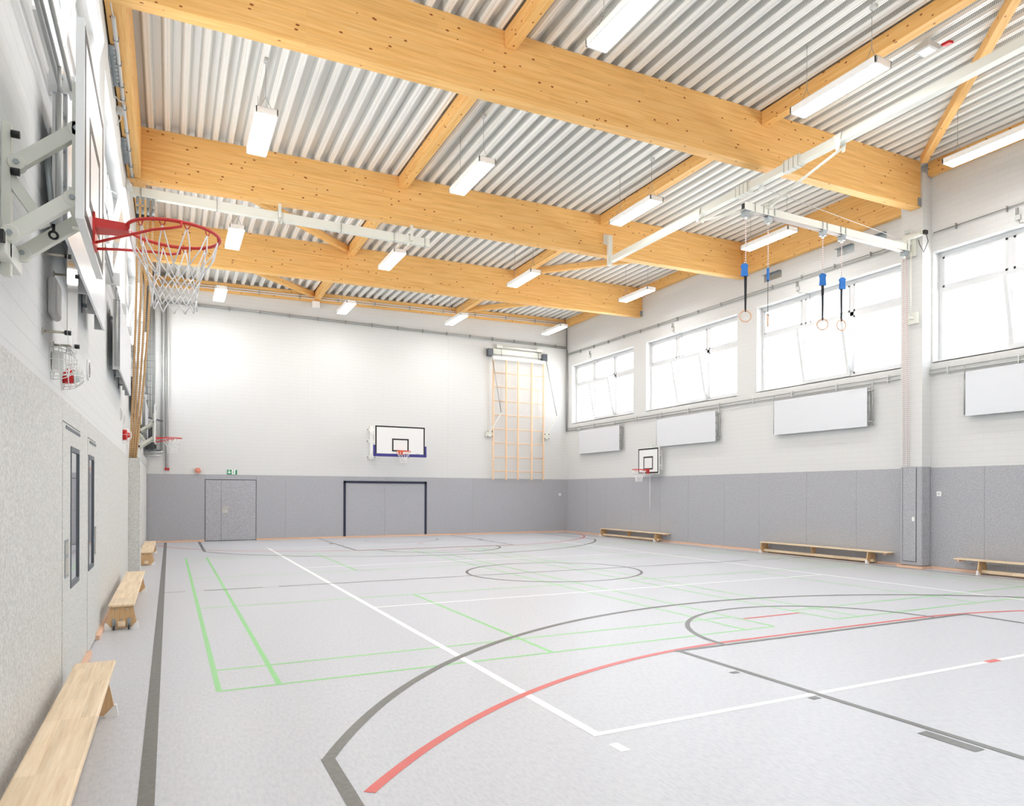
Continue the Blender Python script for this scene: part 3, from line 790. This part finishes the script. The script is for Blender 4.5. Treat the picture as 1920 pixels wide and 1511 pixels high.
# ================================================================ PIPES AND CONDUITS
def pipes(name, label, cat, paths, r, mat, clips=None, clipmat='pipe_white'):
    m = MB()
    for p in paths: m.tube(p, r, 8)
    o = m.build(name, mat); tag(o, label, cat)
    if clips:
        for b in clips:
            k = MB().box(*b).build('pipe_clip', clipmat); k.parent = o
    return o
ys = [y for y in [-8 + 1.45*i for i in range(15)]]
pipes('heating_pipes', 'pair of slim heating pipes below the right-wall windows', 'pipe',
      [[(XR-.06, -12, 4.335), (XR-.06, YB-.06, 4.30)], [(XR-.06, -12, 4.245), (XR-.06, YB-.06, 4.215)]], .014, 'pipe_steel',
      [(XR-.08, XR, y, y+.02, 4.19, 4.36) for y in ys])
pipes('heating_pipes', 'pair of heating pipes below the left-wall windows', 'pipe',
      [[(XL+.07, -12, 4.42), (XL+.07, 12.9, 4.40)], [(XL+.07, -12, 4.33), (XL+.07, 12.9, 4.31)], [(XL+.13, -12, 4.36), (XL+.13, -4.2, 4.36)]], .014, 'pipe_steel',
      [(XL, XL+.15, y, y+.02, 4.29, 4.45) for y in [-10.2, -8.7, -7.2, -5.6, -4, -2.2, -.5, 1.2, 3, 5, 7, 9, 11]])
cl = [(XR-.065, XR, y, y+.012, 7.275+(y+8)*.005-.06, 7.275+(y+8)*.005+.055) for y in [-8+1.05*i for i in range(20)]]
pipes('cable_conduit', 'pair of thin conduits above the right-wall windows', 'conduit',
      [[(XR-.05, -12, 7.30), (XR-.05, -3.3, 7.30)], [(XR-.05, -2.6, 7.30), (XR-.05, YB-.1, 7.43)], [(XR-.05, -2.6, 7.235), (XR-.05, YB-.1, 7.37)]], .012, 'pipe_steel', cl, 'pipe_steel')
for i, y in enumerate((-5.95+.9, .55, 5.9, 11.2)):
    t = thing('window_motor_box', 'small grey junction box with cable above the ' + ['nearest', 'third', 'second', 'farthest'][i] + ' right-wall window', 'junction box', (XR, y, 7.0))
    m = MB(); m.box(-.05, 0, -.05, .05, 0, .10); m.build('box', 'grey_plastic', t)
    m = MB(); m.tube([(-.04, 0, .10), (-.04, 0, .24)], .012, 6); m.tube([(-.05, .03, .10), (-.05, .03, .24)], .010, 6); m.tube([(-.03, 0, 0), (-.02, -.02, -.06), (.02, -.18, -.10), (.15, -.24, -.12), (.18, -.24, -.9)], .009, 6)
    m.build('cable', 'pipe_steel', t)
m = MB(); zz = 8.12
p = [[(XL+.3, YB-.05, 7.69), (XR-.04, YB-.05, 7.66)], [(XL+.3, YB-.05, 7.75), (XR-.04, YB-.05, 7.72)]]
pipes('cable_conduit', 'pair of conduits running across the upper far wall', 'conduit', p, .016, 'pipe_steel', [(x, x+.02, YB-.08, YB, 7.65, 7.78) for x in [-7.2+.95*i for i in range(16)]], 'pipe_steel')
pipes('roof_conduit', 'white conduits along the far wall purlin under the roof deck', 'conduit',
      [[(XL+.45, YB-.19, 8.33), (XR-.2, YB-.19, 8.68)], [(XL+.45, YB-.19, 8.26), (XR-.2, YB-.19, 8.61)]], .02, 'pipe_white', [(x, x+.03, YB-.21, YB-.15, 8.33+.0235*(x+7.3)-.1, 8.33+.0235*(x+7.3)+.04) for x in [-7+1.3*i for i in range(11)]], 'pipe_steel')
for i, (x, zb_) in enumerate(((-7.25, 2.85), (-7.19, 2.85), (-7.12, 2.37), (-7.05, 2.37))):
    o = pipes('riser_pipe', ['leftmost', 'second', 'third', 'rightmost'][i] + ' of the four riser pipes in the far left corner', 'pipe', [[(x, YB-.06, zb_), (x, YB-.06, 7.66)]], .018, 'pipe_white' if i % 2 else 'pipe_steel')
    m = MB()
    if i > 1: m.tube([(x, YB-.06, zb_-.06), (x, YB-.06, zb_+.02)], .03, 8); m.build('red_cap', 'beacon_red', o)
    o['group'] = 'riser pipes in the far left corner'
pipes('return_pipes', 'two horizontal pipe bends under the corner loudspeaker', 'pipe',
      [[(XL+.04, YB-.09, 2.78), (-7.26, YB-.09, 2.78)], [(XL+.04, YB-.13, 2.9), (-7.2, YB-.13, 2.9)]], .03, 'pipe_white')
pipes('corner_pipe', 'white pipe running down the far right corner of the hall', 'pipe', [[(XR-.05, YB-.05, 4.2), (XR-.05, YB-.05, 8.5)], [(XR-.05, YB-.11, 4.2), (XR-.05, YB-.11, 7.6)]], .018, 'pipe_steel')
# cable tray
t = thing('cable_tray', 'tall wire cable tray standing in the far left corner', 'cable tray', (-7.56, YB-.05, 4.0))
m = MB()
for x in (-.11, -.07, 0.0, .07, .11): m.tube([(x, 0, 0), (x, 0, 3.98)], .008, 5)
for k in range(19): m.tube([(-.12, 0, .1+k*.21), (.12, 0, .1+k*.21)], .008, 5)
m.build('wire_mesh', 'galvanised', t)
m = MB(); m.box(-.12, .12, .01, .04, 0, 3.98); m.build('back_plate', 'pipe_steel', t)
m = MB(); m.tube([(-.06, -.0, 3.96), (-.06, -.05, 4.08), (.05, -.08, 4.12), (.15, -.08, 4.10)], .022, 8); m.build('cable_bundle', 'pipe_steel', t)

# conduit under the left edge beam
t = thing('beam_conduit', 'white conduit clipped under the left edge beam', 'conduit', (XL+.10, 0, 7.47))
m = MB(); m.tube([(0, -2.7, 0), (0, -.55, 0)], .025, 10); m.build('conduit', 'pipe_white', t)
m = MB(); m.tube([(0, -.45, 0), (0, 2.45, 0)], .022, 10); m.build('conduit', 'pipe_white', t)
m = MB(); m.tube([(-.02, -3.1, .03), (-.01, -2.9, 0), (0, -2.7, 0)], .008, 6); m.tube([(-.1, -.7, -.03), (-.04, -.5, .0), (0, -.47, 0)], .008, 6); m.build('cable', 'pipe_white', t)
for y in (-2.2, -1.6, -1.0, -.6, -.3, .5, 1.2, 1.9, 2.35): MB().box(-.035, .035, y, y+.015, -.03, .04).build('pipe_clip', 'pipe_steel', t)
def plate(label, loc, ly, face=1, n=10):
    m = MB(); m.box(0, .005*face, 0, ly, -.09, .09); m.box(0, .11*face, 0, ly, .085, .09)
    t = tag(m.build('steel_bracket', 'galvanised', loc=loc), label, 'bracket', 'galvanised brackets under the roof timbers')
    for i in range(n):
        MB().tube([(.005*face, ly*(i+.5)/n, -.03), (.009*face, ly*(i+.5)/n, -.03)], .012, 8).build('bolt', 'chrome', t); MB().tube([(.06*face, ly*(i+.5)/n, .086), (.06*face, ly*(i+.5)/n, .081)], .014, 8).build('bolt', 'chrome', t)
plate('galvanised bracket on the left wall under the near half of the edge beam', (XL, -2.0, 7.40), 1.1)
plate('galvanised bracket on the left wall under the far half of the edge beam', (XL, .8, 7.40), 1.1)
plate('galvanised bracket on the right wall nearest the far end of the edge beam', (XR, 1.15, 7.62), .65, -1, 4)
plate('galvanised bracket on the right wall in the middle of the edge beam', (XR, -1.2, 7.62), .5, -1, 4)
plate('galvanised bracket on the right wall close to the ring boom', (XR, -2.1, 7.62), .45, -1, 4)
for lab, x, y in (('nearest', 7.29, -3.18), ('third', XR-.01, 7.68)):
    m = MB(); m.box(-.005, .13, -.006, 0, -.09, .09); m.box(-.10, .0, -.008, 0, -.09, .09); m.mat(1)
    for q in (.04, .09): m.tube([(q, -.012, .04), (q, -.006, .04)], .01, 8)
    tag(m.build('beam_shoe', ['galvanised', 'black'], loc=(x, y, 7.95)), 'small galvanised angle holding the right end of the %s beam' % lab, 'bracket')
m = MB(); m.box(-.03, .05, -.05, .05, .05, .14); m.tube([(.02, 0, .05), (.02, .03, 0), (-.03, .07, -.10), (-.12, .1, -.13)], .007, 6)
tag(m.build('sensor_box', 'grey_plastic', loc=(XL+.04, -.35, 7.30)), 'small grey box with a cable under the left edge beam', 'junction box')

# ================================================================ RING RIG
t = thing('rig_rail', 'long cream steel rail running under the beams above the rings', 'rail', (2.86, -3.2, 7.57))
m = MB(); m.box(-.05, .05, -6.5, 5.5, -.07, .07); m.box(-.065, .065, -6.5, 5.5, -.075, -.06); m.build('rail', 'cream_steel', t)
m = MB(); m.box(-.06, .06, 5.55, 5.63, -.13, .62); m.box(-.13, .13, 5.655, 5.69, .42, .68); m.box(-.05, .05, 5.60, 5.67, .42, .66); m.build('end_bracket', 'cream_steel', t, bevel=.004)
for y in (-.55, .72):
    m = MB(); m.box(-.066, .066, y-.19, y+.19, -.10, .10); m.m = 1
    for q in (-.17, -.06, .05, .16): m.box(-.070, .070, y+q, y+q+.012, -.10, .11)
    m.build('splice_plate', ['cream_steel', 'pipe_steel'], t)
for y, (ex, ey, ez) in ((-1.58, (.09, .22, -.50)), (2.03, (-.10, .34, -.52))):
    for s_ in (-1, 1): MB().prism([(s_*.07, y-.08, .07), (s_*.07, y+.08, .07), (s_*.07, y+.03, -.20), (s_*.07, y-.03, -.20)], (s_*.008, 0, 0)).build('strut_lug', 'cream_steel', t)
    MB().tube([(0, y, -.17), (ex, ey, ez)], .024, 10).build('strut', 'cream_steel', t)
m = MB(); m.tube([(0, .25, -.10), (.0, .25, -.16)], .05, 10); m.tube([(.02, .25, -.13), (4.68, .35, -.38)], .006, 6); m.build('stay_cable', 'pipe_white', t)

t = thing('ring_boom', 'cream steel boom carrying the gymnastic rings out from the right wall', 'boom', (4.87, -2.95, 7.0))
m = MB(); m.box(-2.46, 2.36, -.05, .05, -.07, .07); m.box(-2.46, 2.36, -.062, .062, -.075, -.06); m.build('boom', 'cream_steel', t)
MB().box(-2.47, -2.46, -.035, .035, -.05, .05).build('end_cap', 'black', t)
m = MB()
for x in (-2.22, -2.0, -1.88, -1.72, -.40, -.28, .12, .26, 2.22, 2.32): m.box(x, x+.012, -.064, .064, -.078, .08)
m.build('clamp_straps', 'pipe_steel', t)
m = MB(); m.box(-1.95, -1.80, -.085, .085, .04, .13); m.tube([(-1.88, -.1, .08), (-1.88, .1, .08)], .03, 10); m.bar((-1.86, 0, .02), (-1.66, -.04, .22), .02, .03); m.build('hinge_block', 'cream_steel', t)
m = MB(); m.box(2.36, 2.42, -.14, .14, -.18, .22); m.tube([(2.28, -.35, .22), (2.28, .32, .20)], .055, 12); m.tube([(2.28, -.42, .22), (2.28, -.35, .22)], .04, 10); m.box(2.24, 2.36, -.06, .06, .06, .26)
m.build('hoist_drum', 'cream_steel', t)
m = MB(); m.box(2.24, 2.34, -.46, -.40, .18, .26); m.tube([(2.28, -.45, .20), (2.28, -.50, 0), (2.28, -.40, -.20), (2.28, -.30, .0), (2.28, -.28, .1)], .008, 6); m.build('drum_switch', 'black', t)
m = MB(); m.box(2.22, 2.28, -.10, .02, .30, .38); m.build('motor_box', 'grey_plastic', t)
m = MB()
for y in (-.035, -.015, .015, .035): m.tube([(-2.3 if y > 0 else -1.8, y, -.10), (2.15, y, -.10)], .006, 6)
m.build('hoist_ropes', 'flecked_rope', t)
m = MB(); m.tube([(2.30, -.08, -.10), (2.30, -.08, -1.50)], .016, 8); m.box(2.36, 2.43, -.20, .05, -1.66, -1.42); m.box(2.26, 2.43, -.12, -.04, -1.56, -1.52); m.build('guide_rod', 'cream_steel', t)
def block(x, lab):
    m = MB(); m.box(-.055, .055, -.055, .055, -.02, .08); m.box(-.075, .075, -.075, .075, .078, .088); m.mat(1).tube([(0, 0, -.06), (0, 0, 0)], .03, 10)
    tag(m.build('pulley_block', ['galvanised', 'white_paint'], loc=(x, -2.95, 6.83)), lab, 'pulley', 'pulley blocks under the ring boom')
nm = ['leftmost', 'second from left', 'third from left', 'rightmost']
RXS = (2.47, 3.04, 4.53, 5.08)
for i, x in enumerate(RXS): block(x, '%s galvanised pulley block under the ring boom' % nm[i])
block(7.06, 'galvanised pulley block at the wall end of the ring boom')
for i, x in enumerate(RXS):
    zc = (4.95, 4.93, 5.03, 5.08)[i]
    t = thing('gymnastic_ring', ['leftmost wooden ring on a black strap, seen round', 'second wooden ring from left, seen edge-on', 'third wooden ring from left, below the blue sleeve facing us', 'rightmost wooden ring, turned slightly'][i], 'gymnastic ring', (x, -2.95, zc), group='gymnastic rings on the boom')
    base = math.atan2(-13.09+2.95, -7.02-x) + PI/2
    rot = base + (0.25, 1.53, 0.15, .62)[i]
    m = MB(); m.torus((0, 0, 0), .105, .0145, ax='y', rot=rot, n=36); m.build('ring', 'ring_wood', t)
    e = Vector((math.cos(rot), math.sin(rot), 0)); zs = 5.90-zc if i < 2 else 6.02-zc
    m = MB(); w1, w0 = .028, .016
    nn = Vector((-e.y, e.x, 0))*.004
    a0, a1 = Vector((0,0,.09)), Vector((0,0,zs-.16))
    m.hexa([a0-e*w0-nn, a0+e*w0-nn, a0+e*w0+nn, a0-e*w0+nn, a1-e*w1-nn, a1+e*w1-nn, a1+e*w1+nn, a1-e*w1+nn]); m.torus((0, 0, .105), .016, .012, ax='y', rot=rot+PI/2, n=12, k=6)
    m.build('strap', 'strap_black', t)
    m = MB(); nn = Vector((-e.y, e.x, 0))*.022; q = [(-.065, -.20), (.065, -.20), (.055, -.06), (.07, .0), (.03, .035), (-.03, .035), (-.07, 0), (-.055, -.06)]
    off = e*(-.02 if i == 0 else .02 if i == 3 else 0)
    m.prism([e*a - nn + off + Vector((0, 0, zs+b)) for a, b in q], nn*2); m.build('blue_sleeve', 'blue_sleeve', t, bevel=.006)
    m = MB(); m.torus((0, 0, zs+.055), .02, .005, ax='y', rot=rot, n=14, k=6); m.torus((0, 0, zs+.10), .022, .005, ax='y', rot=rot+1.2, n=14, k=6); m.build('carabiner', 'chrome', t)
    MB().tube([(0, 0, zs+.12), (0, 0, 6.77-zc)], .009, 8).build('rope', 'flecked_rope', t)
t = thing('hoist_rope_bundle', 'thin white and red hoist ropes hanging down the right column', 'rope', (7.24, -2.95, 2.25))
for i in range(4):
    yb = (.14, .10, .03, -.01)[i]; m = MB(); m.tube([(.0, yb, -.02), (-.02, yb*.6+.06, 4.62)], .007, 6); m.build('rope', 'flecked_rope', t)

# ================================================================ CLIMBING ROPES
t = thing('rope_rail', 'white steel rail hung under the second beam for the climbing ropes', 'rail', (-4.76, 2.66, 7.28))
m = MB(); m.box(-2.93, 2.92, -.05, .05, -.05, .10); m.box(-2.93, 2.92, -.06, .06, -.075, -.05); m.build('rail', 'cream_steel', t)
m = MB()
for x in (-2.75, -1.45, -.25, .95, 2.1, 2.8): m.box(x, x+.012, -.064, .064, -.085, .105)
m.build('joints', 'pipe_steel', t)
for x in (-.28, 2.49):
    m = MB(); m.box(x-.03, x+.03, -.10, -.075, -.02, .55); m.box(x-.05, x-.035, -.07, .07, -.10, .13); m.box(x+.035, x+.05, -.07, .07, -.10, .13); m.box(x-.05, x+.05, -.07, .07, .11, .125)
    m.build('hanger', 'cream_steel', t)
m = MB(); m.box(-2.98, -2.93, -.12, .12, -.35, .25); m.box(-2.97, -2.88, -.30, .06, -.02, .04); m.build('wall_plate', 'white_paint', t)
for i in range(4):
    x = -7.56 + i*.085
    t = thing('climbing_rope', '%s climbing rope of twisted hemp tied to the left wall' % nm[i], 'climbing rope', (x, 2.66, 7.0), group='climbing ropes gathered at the left wall')
    m = MB(); xb = -7.70 + i*.032 - x
    pts = []
    for k in range(14):
        u = k/13; z = -.12 - u*4.65
        pts.append((xb*(.35*u+.65*u*u), .60*u, z))
    m.tube(pts, .020, 8); m.build('rope', 'hemp_rope', t)
    m = MB(); m.tube([(0, 0, -.14), (0, 0, .02)], .022, 8); m.torus((0, 0, .05), .03, .007, ax='y', n=14, k=6); m.box(-.025, .025, -.04, .04, .08, .20); m.mat(1).tube([(0, 0, -.20), (0, 0, -.12)], .024, 8)
    m.build('swivel', ['galvanised', 'black'], t)
t = thing('padded_rope_box', 'grey felt padded casing standing against the left wall under the ropes', 'padded casing', (-7.63, 3.4, 0))
m = MB(); m.box(.085, .11, -.23, .30, .0, 2.28); m.box(-.10, .085, -.23, -.205, .0, 2.28); m.box(-.10, .085, .275, .30, .0, 2.28); m.box(-.10, .085, -.205, .275, .0, .05); m.build('casing', 'felt_left_lit', t, bevel=.006)

# ================================================================ SMALL WALL FITTINGS
def cage(m, c, r, dep, ax, up, wr=.0035, nk=5):
    ax = Vector(ax); e2 = Vector(up); e1 = ax.cross(e2); c = Vector(c)
    for k in range(nk):
        t_ = k/nk*PI/2; rr = r*math.cos(t_); pts = [c + ax*dep*math.sin(t_) + (e1*math.cos(a)+e2*math.sin(a))*rr for a in [2*PI*i/20 for i in range(20)]]
        m.tube(pts, wr, 5, closed=True)
    for i in range(4):
        a = PI*i/4; d = e1*math.cos(a)+e2*math.sin(a)
        m.tube([c + d*r*math.cos(q) + ax*dep*math.sin(q) for q in [PI*j/12 for j in range(13)]], wr, 5)
def beacon(label, loc, body, ax, up, r=.085, name='alarm_beacon', far=False):
    t = thing(name, label, 'alarm light', loc); ax_ = Vector(ax)
    m = MB(); m.tube([(0,0,0), tuple(ax_*.07)], r*(.68 if far else .55), 16); m.build('lamp_body', body, t)
    m = MB(); m.dome(tuple(ax_*.07), r*(.35 if far else .5), .045, ax); m.build('lens', body if far else 'alarm_glass', t)
    m = MB(); cage(m, (0,0,0), r, .14, ax, up, .0025 if far else .0035, 3 if far else 5); m.build('wire_guard', 'white_paint', t)
beacon('red alarm light in a wire guard on the near left wall', (XL+.005, -6.45, 2.50), 'beacon_red', (1,0,0), (0,0,1), .105)
beacon('small red alarm light beyond, low on the left wall near the ropes', (XL+.005, 1.55, 2.61), 'beacon_red', (1,0,0), (0,0,1), .14, far=True)
beacon('orange alarm light in a round white guard on the far wall', (-6.20, YB-.005, 2.32), 'beacon_orange', (0,-1,0), (0,0,1), .12, far=True)
t = thing('alarm_horn', 'white sounder box in a wire guard left of the red alarm light', 'alarm box', (XL+.005, -7.02, 2.52))
MB().box(0, .07, -.05, .05, -.06, .06).build('box', 'white_paint', t, bevel=.006)
m = MB(); cage(m, (0,0,0), .125, .15, (1,0,0), (0,0,1)); m.build('wire_guard', 'white_paint', t)
def vent(label, y, z):
    m = MB(); m.tube([(0,0,0), (.018,0,0)], .105, 24); m.mat(1)
    for k in range(-3, 4):
        h = math.sqrt(max(0, .078**2-(k*.022)**2)); m.box(.0185, .020, -h, h, k*.022-.006, k*.022+.006)
    tag(m.build('wall_vent', ['white_paint', 'gap_dark'], loc=(XL, y, z)), label, 'vent', 'round vents on the left wall')
vent('round slotted wall vent right of the red alarm light', -4.55, 2.83)
vent('round slotted wall vent partly behind the clear guard panel', -5.95, 2.86)
vent('left one of two far round vents on the left wall', .95, 2.91)
vent('right one of two far round vents on the left wall', 1.80, 2.91)
t = thing('clock_housing', 'rounded white clock box on the left wall behind the clear guard', 'wall box', (XL, -7.15, 2.93))  # body of a wall clock, gives no light
m = MB(); m.box(0, .055, -.11, .17, -.13, .13); m.build('housing', 'white_paint', t, bevel=.03)
t = thing('clear_screen', 'clear protective panel on stand-off pegs on the near left wall', 'guard panel', (XL, -7.2, 2.85))
m = MB(); m.prism([(.135, -.28, -.20), (.135, -.28, .30), (.135, -.22, .36), (.135, .24, .36), (.135, .30, .30), (.135, .30, -.20), (.135, .24, -.26), (.135, -.22, -.26)], (.005, 0, 0)); m.build('panel', 'clear_panel', t)
for y in (-.24, .26):
    for z in (-.20, .30):
        m = MB(); m.tube([(0, y, z), (.135, y, z)], .009, 8); m.tube([(0, y, z), (.008, y, z)], .022, 8); m.build('standoff', 'brass_handle', t)
        m = MB(); m.tube([(.12, y, z), (.155, y, z)], .016, 10); m.build('knob', 'black', t.children[-1])
# loudspeaker
t = thing('loudspeaker', 'dark loudspeaker behind a wire grid in the far left corner', 'loudspeaker', (-7.50, YB-.30, 3.35))
m = MB(); m.box(-.20, .12, .0, .22, -.37, .37); m.build('cabinet', 'black', t)
m = MB()
for x in [-.22+.045*i for i in range(11)]: m.tube([(x, -.06, -.42), (x, -.06, .50)], .003, 5)
for z in [-.42+.06*i for i in range(16)]: m.tube([(-.22, -.06, z), (.23, -.06, z)], .003, 5)
m.build('wire_grid', 'galvanised', t)
m = MB(); m.bar((-.22, -.08, .62), (.30, -.08, .50), .03, .05); m.box(-.22, .25, -.09, -.05, -.45, -.40); m.build('grid_frame', 'dark_steel', t)
t = thing('pipe_pump', 'small black pump on the pipes low in the far left corner', 'pump', (-7.58, YB-.16, 2.98))
m = MB(); m.tube([(0, -.12, 0), (0, .02, 0)], .085, 16); m.tube([(-.12, -.04, 0), (.12, -.04, 0)], .035, 10); m.mat(1).tube([(0, -.13, 0), (0, -.12, 0)], .02, 10); m.build('body', ['black', 'chrome'], t)
# exit sign
t = thing('exit_sign', 'green and white emergency exit sign with arrow above the far door', 'sign', (-5.18, YB, 2.20))
m = MB(); m.box(-.15, .15, -.022, 0, .01, .16); m.build('plate', 'sign_green', t)
m = MB(); y = -.0235
m.box(-.012, .10, y, -.022, .01, .16)
m.box(-.10, -.07, y, -.022, .09, .145); m.prism([(-.145, y, .095), (-.085, y, .03), (-.025, y, .095), (-.055, y, .095), (-.085, y, .065), (-.115, y, .095)], (0, .0015, 0))
m.build('arrow', 'sign_white', t)
m = MB(); y = -.025   # running figure leaving through a doorway
m.tube([(.050, y, .135), (.050, y+.001, .135)], .011, 10)
for a, b in (((.048,.118),(.038,.078)), ((.046,.112),(.072,.100)), ((.046,.112),(.022,.098)), ((.038,.080),(.062,.055)), ((.062,.055),(.052,.025)), ((.038,.080),(.015,.045))):
    m.bar((a[0], y, a[1]), (b[0], y, b[1]), .002, .011, up=(0, 0, 1) if abs(a[0]-b[0]) > abs(a[1]-b[1]) else (1, 0, 0))
m.build('running_figure', 'sign_green', t)
# switches
def switch(label, loc, d):
    m = MB(); m.box(*((-.012, 0, -.05, .05) if d == 'x' else (-.05, .05, -.012, 0)), -.05, .05); m.m = 1
    c = (-.014, -.012, -.02, .02) if d == 'x' else (-.02, .02, -.014, -.012); m.box(*c, -.02, .02)
    tag(m.build('wall_socket', ['sign_white', 'grey_plastic'], loc=loc), label, 'socket')
switch('white socket plate on the right wall just right of the column casing', (XR-.012, -3.42, 1.63), 'x')
switch('small white socket plate on the far wall near the right corner', (7.28, YB-.012, 1.57), 'y')
# ceiling bits
t = thing('emergency_light', 'small square emergency light with a red tag under the roof deck', 'emergency light', (3.42, -5.95, 8.58))
m = MB(); m.box(-.13, .13, -.13, .13, 0, .09); m.build('housing', 'grey_plastic', t, bevel=.006)
m = MB(); m.box(-.10, .10, -.10, .10, -.008, 0); m.build('lens', 'sign_white', t)
m = MB(); m.prism([(.13, -.16, .03), (.20, -.20, .03), (.22, -.30, .03), (.15, -.28, .03)], (0, 0, .04)); m.build('red_tag', 'beacon_red', t)
m = MB(); m.box(-.12, .12, -.10, .10, 0, .22)
tag(m.build('detector_box', 'white_paint', loc=(-2.55, YB-.22, 8.05), bevel=.01), 'white detector box under the far wall purlin', 'box')
m = MB(); m.dome((0,0,0), .07, .06, (0,0,-1)); tag(m.build('dome_sensor', 'white_paint', loc=(1.3, 12.0, zdeck(1.3)-.01)), 'small white dome sensor on the roof deck', 'sensor')
